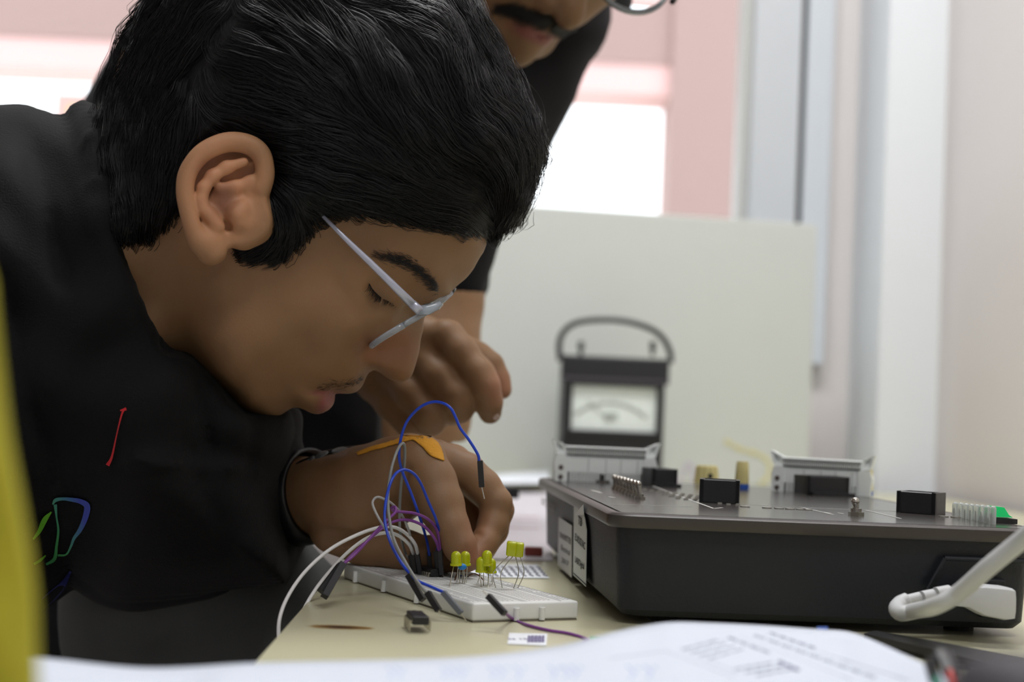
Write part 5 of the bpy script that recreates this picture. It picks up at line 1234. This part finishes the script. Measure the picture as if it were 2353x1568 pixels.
for s in (1, -1):
    zz = lambda w_: DH-s*w_
    f_ = 1 if s == 1 else 0
    dx, dy_ = (0, 0) if s == 1 else (22, -24)
    bar('temple_tip', [(640+dx, 395+dy_, zz(.079), .8), (700+dx, 455+dy_, zz(.0785), .9), (742+dx, 497+dy_, zz(.077), 1.0)], M_tip, gl_)
    bar('temple', [(735+dx, 490+dy_, zz(.0772), .8), (800+dx, 555+dy_, zz(.0755), 1.3), (850+dx, 603+dy_, zz(.074), 1.6), (900+dx, 652+dy_, zz(.0725), 1.85), (948+dx, 700+dy_, zz(.070), 2.1)], M_gm, gl_)
    bar('hinge', [(946+dx, 698+dy_, zz(.070), 2.2), (966+dx, 716+dy_, zz(.069), 2.3)], M_gm, gl_)
    bar('end_piece', [(960+dx, 714+dy_, zz(.068), 2.6), (985+dx, 712+dy_, zz(.067), 2.4), (1003+dx, 704+dy_, zz(.066), 1.9), (1012+dx, 696+dy_, zz(.065), 1.5)], M_clr, gl_)
    # rim: a rounded rectangle loop standing in the lens plane (seen edge on) and the lens
    top = np.array([1004., 702.]); bot = np.array([852., 792.])   # outer lens ends as seen
    rim = []; N_ = 28
    for k_ in range(N_+1):
        a_ = 2*math.pi*k_/N_; ca, sa = math.cos(a_), math.sin(a_); se = (abs(ca)**3.2+abs(sa)**3.2)**(-1/3.2)
        u = .5+.5*sa*se; v = ca*se; w_ = .040+.027*v             # distance from the middle plane
        p = top*(1-u)+bot*u + np.array([dx, dy_])*(.5-.5*0) * (1-(w_-.013)/.054 if s == 1 else (w_-.013)/.054)
        bow = 4*(1-v*v)
        rim.append(P(p[0]+bow*.5, p[1]+bow, DH-s*w_))
    tube('rim', rim, .0016, M_clr, gl_, n=8)
    cN = P(*(((top+bot)/2+np.array([dx, dy_])*.5)), DH-s*.04); vs = [cN]+rim[:-1]; 
    meshpy('lens', vs, [(0, 1+i, 1+(i+1) % N_) for i in range(N_)], mat('lens_glass', (245, 250, 250), .02, trans=1.0, ior=1.02, spec=.4), gl_, True)
bar('bridge', [(975,706,DH-.022,1.6),(995,700,DH-.018,2.2),(1015,688,DH-.012,2.3),(1036,671,DH-.004,1.9)], M_clr, gl_)
bar('bridge', [(1036,671,DH-.004,1.9),(1044,667,DH+.008,1.6),(1036,672,DH+.018,1.6)], M_clr, gl_)
# ================================================================ CLOTHING OF THE FRONT PERSON
def cloth_mat(name, rgb, bs=900, bst=.35, rough=.85, stretch=(1, 1, 1)):
    m = mat(name, rgb, rough, var=.1, vscale=30, bump=bst, bscale=bs, spec=.25, stretch=stretch); b = m.node_tree.nodes['Principled BSDF']
    b.inputs['Sheen Weight'].default_value = .02; return m
M_shirt = cloth_mat('black_cotton', (11, 11, 12)); M_trou = cloth_mat('charcoal_denim', (70, 72, 71)); M_shirt2 = cloth_mat('black_knit', (16, 16, 20), bs=500)
DS = .80
SH = [(-420,300),(-200,262),(-60,246),(45,240),(75,247),(110,262),(160,280),(185,255),(215,244),(260,250),(330,330),(420,420),(560,700),(640,860),(680,980),(660,1060),(640,1090),(640,1200),(660,1280),(664,1345),(560,1352),(400,1372),(280,1384),(240,1372),(205,1340),(160,1312),(150,1345),(120,1385),(88,1415),(20,1440),(-150,1460),(-420,1400)]
mT = Map2(-460, 180, 800, 1500, 5); dT = polysd(SH, mT.X, mT.Y); mT.V = Qinfl(dT*DS/FPX, .105).astype(np.float32)
# folds
fold = .004*np.sin(mT.X*.021+mT.Y*.006+1.5*np.sin(mT.Y*.008))*np.clip(dT/150, 0, 1)+.0022*np.sin(mT.X*.012-mT.Y*.03+2*np.sin(mT.X*.01))*np.clip(dT/100, 0, 1)
for (a_, b_, wd, am) in (((455,890),(490,1080),16,.006), ((590,960),(570,1080),14,.004), ((60,300),(150,640),26,.006), ((0,640),(120,1100),30,.006), ((130,280),(210,520),22,-.005), ((440,1050),(520,1250),24,.005), ((300,1060),(640,1085),16,-.006)):
    dx, dy = b_[0]-a_[0], b_[1]-a_[1]; t = np.clip(((mT.X-a_[0])*dx+(mT.Y-a_[1])*dy)/(dx*dx+dy*dy), 0, 1); fold = fold-am*np.exp(-((mT.X-a_[0]-t*dx)**2+(mT.Y-a_[1]-t*dy)**2)/wd**2)
W_ = np.sqrt(np.maximum(mT.V, 0)); W_ = np.where(W_ > .01, np.maximum(W_+fold*np.clip(W_/.05, 0, 1), .004), W_)
# collar opening: hold the cloth back outside the collar line
COLL = [(165,282),(200,250),(225,300),(232,380),(245,450),(262,505),(276,580),(300,650),(318,698),(345,760),(372,805),(392,818),(425,812),(470,848),(520,905),(560,950),(760,960),(900,700),(900,100),(200,60)]
dC = polysd(COLL, mT.X, mT.Y)
Wcut = np.where(dC > 0, np.maximum(.035-dC*.0012, -.02), 1)
V_ = np.where(mT.V > 0, W_**2, mT.V); Wc2 = np.where(Wcut < 1, np.sign(Wcut)*Wcut**2, 1)
mT.V = np.minimum(V_, Wc2).astype(np.float32)
tG = Grid((-.46, -.24, DS-.135), (-.04, .16, DS+.12), .0034)
tG.F = qfield(tG, DS, mT)
# sleeve towards the wrist, collar roll around the neck
tG.chain([(60,480,.80,52),(230,900,.80,56),(330,1180,.82,50),(480,1190,.835,40),(590,1152,.832,31),(640,1143,.826,27.5)], k=.02, kk=.02)
tG.chain([(245,500,.712,5),(261,585,.712,5),(287,655,.714,5),(307,702,.716,5),(337,765,.722,5),(374,815,.732,5),(425,832,.75,5)], k=.012)
tG.chain([(190,262,.79,8),(224,330,.74,7),(234,430,.718,6),(245,500,.712,5)], k=.012)
# cuff opening so the hand comes out of a tube
Vt, Qt = tG.mesh(); Vt = smooth_verts(Vt, Qt, 1); del tG
shirt = fastmesh('shirt', worldv(Vt), Qt, M_shirt, boy)
# trousers / lower body below the hem
TR = [(150,1230),(140,1290),(132,1350),(130,1420),(133,1480),(142,1520),(170,1560),(175,1800),(700,1800),(760,1500),(700,1330),(650,1250),(400,1200)]
mR = Map2(60, 1150, 820, 1850, 5); dR = polysd(TR, mR.X, mR.Y)
fo_ = .004*np.sin(mR.X*.018+mR.Y*.02)*np.clip(dR/60, 0, 1)+.003*np.sin(mR.Y*.045+mR.X*.006)
W_ = np.sqrt(np.maximum(Qinfl(dR*.9/FPX, .08), 0)); W_ = np.where(W_ > .01, W_+fo_, W_); mR.V = np.where(dR > 0, W_**2, Qinfl(dR*.9/FPX, .08)).astype(np.float32)
rG = Grid((-.30, -.30, .80), (-.08, -.09, 1.0), .004); rG.F = qfield(rG, .92, mR); rG.chain([(560,1300,.86,40),(640,1500,.86,52),(640,1800,.87,52)], k=.02, kk=.02)
Vt2, Qt2 = rG.mesh(); trou = fastmesh('trousers', worldv(smooth_verts(Vt2, Qt2, 1)), Qt2, M_trou, boy)
cap_ = MB()
# legs run on down to the floor (hidden below the picture)
def legs(par, x0, y0, z0, r0, m, name='trouser_leg'):
    for s in (-1, 1):
        MB().lathe([(r0*.62, .06), (r0*.75, z0*.5), (r0, z0)], M=Matrix.Translation((x0+s*.07, y0, 0)), n=20).build(name, m, par, smooth=True, auto=60)
        MB().box((x0+s*.07+.04, y0, .04), (.26, .09, .08), bev=.02, seg=3).build('shoe', M_hs, par, smooth=True)
hp_ = P(420, 1700, .93); legs(boy, float(hp_[0]), float(hp_[1]), float(hp_[2]), .085, M_trou)
# printed strokes on the shirt, lying on its surface
def bvh_of(V, Q): return BVHTree.FromPolygons([Vector(v) for v in V], [tuple(map(int, q)) for q in Q])
sb_ = bvh_of(worldv(Vt), Qt)
def onshirt(px, py, up=.0018):
    d = Vector(Fv+(px-CX)/FPX*Rv+(CY-py)/FPX*Uv).normalized(); h = sb_.ray_cast(Vector(CAM), d)
    return None if h[0] is None else np.array(h[0]-d*up)
def brush(name, pts, m, label=None):
    """pts: (px,py,width px) laid on the shirt"""
    p = spline([np.array(q, float) for q in pts], 6); V = []; Fc = []
    for i, q in enumerate(p):
        a_ = p[max(i-1, 0)]; b_ = p[min(i+1, len(p)-1)]; t = (b_-a_)[:2]; t = t/(np.linalg.norm(t)+1e-9); n_ = np.array([-t[1], t[0]])
        for s in (-1, 1):
            v = onshirt(*(q[:2]+n_*s*q[2]/2)); V.append(v if v is not None else P(*(q[:2]+n_*s*q[2]/2), .78))
        if i: Fc.append((2*i-2, 2*i-1, 2*i+1, 2*i))
    o = meshpy(name, V, Fc, m, shirt)
    if label: o['label'] = label
    return o
def grad_mat(name, c1, c2, axis, p0, p1):
    m = mat(name, c1, .6); nt = m.node_tree; tc = nt.nodes['Texture Coordinate']; sp = nt.nodes.new('ShaderNodeSeparateXYZ'); nt.links.new(tc.outputs['Object'], sp.inputs[0])
    mr = nt.nodes.new('ShaderNodeMapRange'); mr.inputs['From Min'].default_value = p0; mr.inputs['From Max'].default_value = p1; nt.links.new(sp.outputs[axis], mr.inputs[0])
    mx = nt.nodes.new('ShaderNodeMix'); mx.data_type = 'RGBA'; mx.inputs['A'].default_value = (*lin([c/255 for c in c1]), 1); mx.inputs['B'].default_value = (*lin([c/255 for c in c2]), 1)
    nt.links.new(mr.outputs[0], mx.inputs['Factor']); nt.links.new(mx.outputs['Result'], nt.nodes['Principled BSDF'].inputs['Base Color']); return m
xg0 = onshirt(128, 1230)[0]; xg1 = onshirt(190, 1180)[0]
M_rainb = grad_mat('print_green_blue', (70, 160, 90), (50, 70, 175), 0, xg0, xg1)
M_red = mat('print_red', (190, 30, 38), .6); M_grn = mat('print_green', (100, 180, 40), .6); M_bprint = mat('print_blue', (36, 44, 120), .6)
brush('printed_stroke', [(289,938,5),(280,952,4),(268,1000,3),(257,1050,5),(247,1070,9)], M_red, 'thin red printed stroke'); brush('printed_stroke', [(276,944,3),(290,940,7)], M_red)
brush('printed_letter', [(121,1160,3),(128,1150,8),(145,1147,7),(165,1149,9),(185,1153,11),(200,1164,14),(196,1190,13),(184,1218,10),(170,1238,7),(163,1256,5),(152,1275,4),(133,1277,5)], M_rainb, 'bow of the printed letter D, green fading to blue')
brush('printed_letter', [(127,1160,8),(130,1190,4),(134,1220,5),(130,1255,6),(125,1285,8),(106,1298,5)], M_rainb, 'stem of the printed letter D')
brush('printed_letter', [(118,1177,3),(103,1195,12),(90,1222,9),(76,1240,4)], M_grn, 'green printed stroke left of the letter D'); brush('printed_letter', [(105,1277,3),(93,1288,6),(78,1297,5)], M_grn)
brush('printed_patch', [(162,1314,4),(146,1342,14),(126,1364,22),(104,1384,22)], M_bprint, 'dark blue printed patch at the shirt hem')

# ---- watch / bracelet on the wrist
wt = empty('wrist_band', P(690, 1130, .81), 'dark bracelet with oval grey links on the wrist of the hand at the breadboard', 'bracelet')
def ringloop(c, ax, ra, rb, u0, n=40):
    ax = ax/np.linalg.norm(ax); u = u0-ax*np.dot(u0, ax); u /= np.linalg.norm(u); v = np.cross(ax, u); return [c+u*ra*math.cos(2*math.pi*i/n)+v*rb*math.sin(2*math.pi*i/n) for i in range(n+1)], u, v
axw = P(760, 1125, .80)-P(640, 1150, .822)
cw = P(700, 1143, .8145)
V = []; Fc = []; n_ = 48; lp, u_, v_ = ringloop(cw, axw, .0246, .0240, Uv, n_); a_ = axw/np.linalg.norm(axw)
for p in lp[:-1]:
    o_ = (p-cw)/np.linalg.norm(p-cw)
    for (du, dr) in ((-.009, 0), (-.008, .0022), (.008, .0022), (.009, 0)): V.append(p+a_*du+o_*dr)
for i in range(n_):
    j = (i+1) % n_
    for k_ in range(4): Fc.append((i*4+k_, i*4+(k_+1) % 4, j*4+(k_+1) % 4, j*4+k_))
meshpy('strap', V, Fc, mat('black_rubber', (20, 20, 21), .35), wt, True)
for i, (px, py, rx, ang) in enumerate(((738, 1046, 18, -24), (784, 1037, 24, -6), (822, 1033, 12, 6), (712, 1058, 14, -40))):
    c_ = P(px, py, .799); tt_ = Rv*math.cos(math.radians(-ang))+Uv*math.sin(math.radians(-ang)); Mi = frame(tuple(c_), tuple(tt_), tuple(-Fv*.3+Uv))
    MB().sph((0, 0, 0), rx/FPX*.8, (1, .9, .28), M=Mi, u=20, v=10).build('link', mat('dull_steel', (120, 126, 128), .4, metal=.6), wt, smooth=True)
tube('thin_band', spline([P(*q_, .801) for q_ in ((668,1085),(690,1066),(712,1056),(745,1043),(790,1034),(832,1030))], 4), .0016, MATS['black_rubber'], wt, n=8)
bk = MB(); bk.cyl(P(636, 1078, .798), P(628, 1120, .790), .0012, n=8); bk.build('buckle_edge', mat('brass', (150, 130, 95), .3, metal=.9), wt)

# ---- orange tape over the back of the hand
hb_ = BVHTree.FromPolygons([Vector(v) for v in worldv(Va)], [tuple(map(int, q)) for q in Qa])
def onhand(px, py, up=.0008, dflt=.775):
    d = Vector(Fv+(px-CX)/FPX*Rv+(CY-py)/FPX*Uv).normalized(); h = hb_.ray_cast(Vector(CAM), d)
    return np.array(P(px, py, dflt)) if h[0] is None else np.array(h[0]-d*up)
tp = empty('orange_tape', P(950, 1010, .775), 'orange-yellow cloth tape strip running over the knuckles of the hand at the breadboard', 'tape')
topl = [(818,1040),(850,1028),(880,1019),(905,1012),(925,1004),(945,1001),(970,1002),(990,1006),(1005,1016),(1014,1030),(1018,1043),(1021,1058)]
botl = [(822,1046),(852,1036),(880,1029),(905,1022),(925,1016),(948,1011),(962,1020),(972,1028),(982,1040),(993,1049),(1006,1054),(1020,1059)]
tl = spline([np.array(p, float) for p in topl], 4); bl_ = spline([np.array(p, float) for p in botl], 4); V = []; Fc = []; NJ = 7
for i, (a_, b_) in enumerate(zip(tl, bl_)):
    for j in range(NJ):
        t = j/(NJ-1); q = a_*(1-t)+b_*t; e_ = random.uniform(-.6, .6) if j in (0, NJ-1) else 0
        d0 = .792-.016*(i/len(tl))-.012*math.sin(math.pi/2*t)*min(1, i/20); V.append(P(q[0]+e_, q[1]+e_, min(d0, dep(onhand(*q, up=.001)) if True else d0)))
for i in range(len(tl)-1):
    for j in range(NJ-1): Fc.append((i*NJ+j, (i+1)*NJ+j, (i+1)*NJ+j+1, i*NJ+j+1))
to_ = meshpy('tape_strip', V, Fc, mat('orange_cloth_tape', (206, 146, 38), .8, var=.12, vscale=120, bump=.5, bscale=700), tp, True); md = to_.modifiers.new('t', 'SOLIDIFY'); md.thickness = .0004; md.offset = 0

# ================================================================ PERSON BEHIND
man = empty('person', (float(P(600, 800, 1.2)[0]), float(P(600, 800, 1.2)[1]), 0), 'moustached man in black shirt and round glasses leaning in behind the first person', 'person')
D2 = 1.25
M2 = [(330,-700),(318,-200),(322,-60),(320,0),(300,45),(268,95),(240,140),(205,200),(165,275),(150,400),(150,700),(200,1000),(500,1100),(900,1100),(945,1060),(925,960),(880,860),(870,760),(960,668),(1010,672),(1060,684),(1118,697),(1124,660),(1130,600),(1132,530),(1180,470),(1233,395),(1264,344),(1283,306),(1306,264),(1325,226),(1344,168),(1363,132),(1382,111),(1398,84),(1405,57),(1407,25),(1402,-30),(1380,-120),(1300,-700)]
m2 = Map2(60, -760, 1500, 1140, 6); d2_ = polysd(M2, m2.X, m2.Y)
# the upper arm hangs as its own rounded shape, the chest is deeper
fo_ = .004*np.sin(m2.X*.012+m2.Y*.02+2*np.sin(m2.Y*.006))+.003*np.sin(m2.X*.03-m2.Y*.01)
W_ = np.sqrt(np.maximum(Qinfl(d2_*D2/FPX, .08), 0)); W_ = np.where(W_ > .012, W_+fo_*np.clip(W_/.06, 0, 1), W_)
m2.V = np.where(d2_ > 0, W_**2, Qinfl(d2_*D2/FPX, .08)).astype(np.float32)
g2 = Grid((-.42, -.16, D2-.135), (.12, .52, D2+.13), .005); g2.F = qfield(g2, D2, m2)
g2.chain([(1080,300,1.2,50),(1010,540,1.19,44),(985,700,1.185,42)], k=.02, kk=.02)
_X, _Y, _Z = np.meshgrid(*g2.ax, indexing='ij', sparse=True); _px = CX+FPX*_X/_Z; _py = CY-FPX*_Y/_Z
g2.F = np.where(_px > 880, np.maximum(g2.F, (_py-(664+(_px-960)*.2))*1.18/FPX), g2.F).astype(np.float32); del _X, _Y, _Z, _px, _py
V2, Q2 = g2.mesh(); V2 = smooth_verts(V2, Q2, 2); del g2
fastmesh('shirt', worldv(V2), Q2, M_shirt2, man)
M_trou2 = cloth_mat('black_trousers', (22, 23, 26))
legs(man, -.40, 1.3, .86, .09, M_trou2)
# hips between shirt and legs
MB().lathe([(.12, .80), (.15, .88), (.15, 1.0)], M=Matrix.Translation((-.40, 1.3, 0)), n=24).build('trousers', M_trou2, man, smooth=True, auto=60)

# ---- head of the person behind: built upright in its own frame, then posed
M_skin2 = M_skin
def pose(right, up, fwd, org, sc_=1.0):
    return np.array(right), np.array(up), np.array(fwd), np.array(org)
# camera-frame basis of his head: face looks down and to the right, head tipped
fw_ = np.array([.36, -.71, -.60]); fw_ /= np.linalg.norm(fw_)
up_ = np.array([.535, .689, -.49]); up_ = up_-fw_*np.dot(up_, fw_); up_ /= np.linalg.norm(up_); rt_ = np.cross(up_, fw_)   # his left-right axis
mo = pc(1240, 74, 1.06)                      # centre of the mouth
def hp2(x, y, z): return mo+rt_*x*.001+up_*y*.001+fw_*z*.001       # mm: x side, y up, z forward from the mouth
h2 = Grid(np.minimum(hp2(0, 0, 0), hp2(0, 60, -80))-.125, np.maximum(hp2(0, 60, 0), hp2(0, 60, -80))+.13, .0021)
def inv(c): return (CX+FPX*c[0]/c[2], CY-FPX*c[1]/c[2], c[2])
def B2(x, y, z, r, k=.01, op='u'): h2.ball(inv(hp2(x, y, z)), r, k, op)
def C2(pts, k=.006, op='u', kk=.006): h2.chain([(*inv(hp2(*p[:3])), p[3]) for p in pts], k=k, kk=kk, op=op)
B2(0, 95, -95, 82, k=.02); B2(0, 85, -60, 72, k=.02); B2(0, 40, -58, 58, k=.03); B2(0, 14, -44, 38, k=.02)
C2([(-40,6,-62,19),(-20,-16,-28,15),(0,-20,-15,14),(20,-16,-28,15),(40,6,-62,19)], k=.012, kk=.012)        # jaw and chin
C2([(0,-24,-8,9),(0,-22,-7,9)], k=.01)
C2([(-33,48,-30,20),(-24,22,-26,18)], k=.02); C2([(33,48,-30,20),(24,22,-26,18)], k=.02)               # cheeks
C2([(0,12,-12,15),(0,-4,-14,14)], k=.014)
C2([(-20,-1,-12,3.2),(-10,2.5,-5,4),(0,2.5,-2.5,4.2),(10,2.5,-5,4),(20,-1,-12,3.2)], k=.004)            # upper lip
C2([(-18,-3,-12,3.2),(-8,-6,-6,4.2),(8,-6,-6,4.2),(18,-3,-12,3.2)], k=.005)                                  # lower lip
C2([(-23,-1.5,-11,1.0),(0,-1.8,2.2,1.2),(23,-1.5,-11,1.0)], k=.003, op='s', kk=.001)
C2([(0,66,-4,6),(0,48,6,7),(0,32,15,8.5),(0,26,17,9.2)], k=.008)                                          # nose
B2(-11, 25, 4, 7.5, k=.006); B2(11, 25, 4, 7.5, k=.006); B2(-6, 19, 8, 3, k=.002, op='s'); B2(6, 19, 8, 3, k=.002, op='s')
C2([(-34,78,-14,9),(0,80,-2,9),(34,78,-14,9)], k=.015)                                                     # brow
B2(-31, 62, -10, 13, k=.01, op='s'); B2(31, 62, -10, 13, k=.01, op='s'); B2(-31, 62, -24, 13, k=.003); B2(31, 62, -24, 13, k=.003)
C2([(-72,70,-88,10),(-74,50,-90,6)], k=.004); C2([(72,70,-88,10),(74,50,-90,6)], k=.004)                # ears
C2([(0,10,-110,42),(0,-40,-160,44)], k=.02)
Vm, Qm = h2.mesh(); Vm = smooth_verts(Vm, Qm, 1); del h2
def tone2(V):
    T_ = np.tile(SK*.78, (len(V), 1)).astype(np.float32); q = (V-mo)*1000; x = q@rt_; y = q@up_; z = q@fw_  # shade on his face put into a darker skin colour
    w_ = np.exp(-((x/21)**4+((y+2.0+.004*x*x)/6.5)**4))*(z > -16); T_[:] = T_*(1-w_[:, None]*.8)+np.array(lin([128/255, 70/255, 72/255]))*w_[:, None]*.8
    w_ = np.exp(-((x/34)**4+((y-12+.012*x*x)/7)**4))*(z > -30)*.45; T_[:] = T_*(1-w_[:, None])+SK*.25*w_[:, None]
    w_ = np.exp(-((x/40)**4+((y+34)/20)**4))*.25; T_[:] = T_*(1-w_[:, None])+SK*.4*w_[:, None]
    return T_
# ---- his hand in front (wrist hidden behind the face) and his forearm on the table
a2 = Grid((pc(700, 0, 1.0)[0], pc(0, 1060, .95)[1], .865), (pc(1175, 0, .93)[0]+.004, pc(0, 650, 1.0)[1], 1.21), .0016)
G2 = a2
G2.chain([(760,700,1.02,30),(850,750,.97,27),(900,785,.955,24)], k=.01, kk=.01)
G2.chain([(880,780,.95,21),(960,780,.935,15),(1020,778,.925,11.5)], k=.010, kk=.008)
G2.chain([(880,800,.95,20),(930,830,.935,14),(975,830,.928,11.5)], k=.010, kk=.008)
G2.chain([(870,800,.95,20),(880,840,.94,14),(900,868,.933,11)], k=.010, kk=.008)
G2.chain([(850,800,.955,18),(850,860,.945,11),(858,885,.94,10)], k=.010, kk=.008)
G2.chain([(1030,775,.922,11),(1060,812,.915,10),(1100,862,.908,9.8),(1114,888,.905,9.6)], k=.004, kk=.005)        # forefinger
G2.chain([(1114,890,.905,9.4),(1122,922,.909,8.6),(1126,948,.914,7.4)], k=.003, kk=.004)
G2.chain([(972,826,.925,11.5),(1010,868,.915,10.6),(1050,912,.908,10.6)], k=.003, kk=.005)                          # middle
G2.chain([(1050,914,.908,10.4),(1056,940,.914,8.5),(1040,950,.925,8)], k=.003, kk=.004)
G2.chain([(908,862,.93,11.5),(945,905,.92,10.4),(984,950,.912,10)], k=.003, kk=.005)                                 # ring
G2.chain([(984,950,.912,9.8),(992,968,.918,8.5),(975,975,.93,8)], k=.003, kk=.004)
G2.chain([(862,885,.938,11),(900,930,.93,9.5),(938,978,.922,8.4)], k=.003, kk=.005)                                  # little
G2.chain([(1040,800,.955,13),(1095,825,.955,10.5),(1125,842,.952,9.4)], k=.006, kk=.005)                            # thumb beyond
G2.chain([(1125,842,.952,9.2),(1142,872,.95,8),(1154,896,.948,6.4)], k=.003, kk=.004)
G2.chain([(1010,560,1.19,34),(1000,690,1.175,35),(992,820,1.155,34),(980,960,1.135,30),(965,1040,1.12,27)], k=.01, kk=.02)
Vn, Qn = a2.mesh(); Vn = smooth_verts(Vn, Qn, 1); del a2, G2
f2 = Grid((-.30, -.11, 0.98), (0.10, .36, 1.36), .006)
f2.chain([(965,1040,1.12,26),(945,1075,1.10,20),(900,1095,1.08,15),(860,1100,1.07,12)], k=.01, kk=.01)
f2.chain([(1010,560,1.19,34),(1090,300,1.21,34),(1130,60,1.22,36)], k=.02, kk=.02)
f2.chain([(760,700,1.02,29),(650,500,1.08,32),(600,250,1.14,36),(750,50,1.22,42),(1000,60,1.24,40),(1130,60,1.22,36)], k=.02, kk=.02)
f2.chain([(1130,60,1.22,36),(*inv(hp2(0, -40, -160)), 40),(*inv(hp2(0, 0, -120)), 38)], k=.02)
Vp, Qp = f2.mesh(); del f2
n0 = len(Vm)
o2, _ = join_meshes('body', [(Vm, Qm), (Vn, Qn), (Vp, Qp)], M_skin, man, lambda V: np.concatenate([tone2(V[:n0]), tone3(V[n0:])]) if True else None) if False else (None, None)
def tone3(V):
    x, y = topx(V); T_ = np.tile(SK, (len(V), 1)).astype(np.float32)
    w_ = np.exp(-(((x-1150)/35)**2+((y-890)/40)**2)**1.5)[:, None]*.4; T_[:] = T_*(1-w_)+np.array(lin([190/255, 128/255, 104/255]))*w_
    return T_
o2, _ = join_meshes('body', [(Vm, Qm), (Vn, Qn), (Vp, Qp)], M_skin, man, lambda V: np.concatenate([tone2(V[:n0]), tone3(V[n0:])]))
# finger nails
nm = mat('nail', (196, 172, 158), .3)
MB().sph((0, 0, 0), .0058, (.95, .75, .25), M=frame(tuple(P(1128, 958, .9085)), tuple(Rv), tuple(-Fv-Uv*1.1)), u=14, v=8).build('fingernail', nm, man, smooth=True)
# moustache and stubble
m2b = BVHTree.FromPolygons([Vector(v) for v in worldv(Vm)], [tuple(map(int, q)) for q in Qm])
def on2(x, y, out):
    a_ = hp2(x, y, 60); O_ = CAM+a_[0]*Rv+a_[1]*Uv+a_[2]*Fv; d = -(fw_[0]*Rv+fw_[1]*Uv+fw_[2]*Fv); h = m2b.ray_cast(Vector(O_), Vector(d))
    return O_+d*(.06 if h[0] is None else h[3]-out)
L_ = []
for i in range(2200):
    x = random.uniform(-32, 32); y = 13-.008*x*x+random.gauss(0, 3.2)
    sx = 1 if x > 0 else -1; dx, dy = sx*random.uniform(2, 6), -random.uniform(3, 6)-abs(x)*.06
    L_.append([on2(x+dx*u, y+dy*u, .0003+.0022*math.sin(2.6*u)) for u in (0, .33, .66, 1)])
ribbons('moustache', L_, [.00016]*len(L_), M_hair, man)
# hair of the person behind (above the picture)
hh2 = Grid(hp2(0, 110, -95)-.125, hp2(0, 110, -95)+.125, .005); hh2.ball(inv(hp2(0, 112, -100)), (88, 88, 92)); hh2.ball(inv(hp2(0, 60, -10)), (80, 80, 80), k=.02, op='s')
Vq, Qq = hh2.mesh(); fastmesh('hair', worldv(Vq), Qq, M_hair, man); del hh2
# his round glasses: lower rim shows at the top edge of the picture
g2_ = empty('eyeglasses', P(1440, -20, 1.0), 'round glasses of the man behind, only their lower rim showing at the top edge', 'glasses')
gc = np.array(pc(1452, -62, .985))
def gpt(a_, rx, ry): return CAM+(gc[0]+rx*math.cos(a_))*Rv+(gc[1]+ry*math.sin(a_)-rx*.05*math.cos(a_))*Uv+(gc[2]+.012*math.cos(a_))*Fv
k_ = .985/FPX
rimp = [gpt(2*math.pi*i/40, 94*k_, 92*k_) for i in range(41)]
tube('rim', rimp, .0014, mat('steel_rim', (120, 124, 126), .25, metal=.9), g2_, n=8)
tube('rim', [p+Uv*.0022+Fv*.001 for p in rimp], .0009, MATS['steel_rim'], g2_, n=6)
c0 = gpt(0, 0, 0); meshpy('lens', [c0]+rimp[:-1], [(0, 1+i, 1+(i+1) % 40) for i in range(40)], mat('lens_shiny', (235, 240, 240), .03, trans=1.0, ior=1.15, spec=.6), g2_, True)
tube('temple', [P(1545, 4, .985), P(1555, -12, 1.0), P(1560, -40, 1.05)], .0022, M_tip, g2_, n=8)
tube('bridge', [gpt(math.pi, 94*k_, 0), gpt(math.pi, 94*k_, 0)-Rv*.014+Uv*.004-Fv*.002], .0012, MATS['steel_rim'], g2_, n=8)
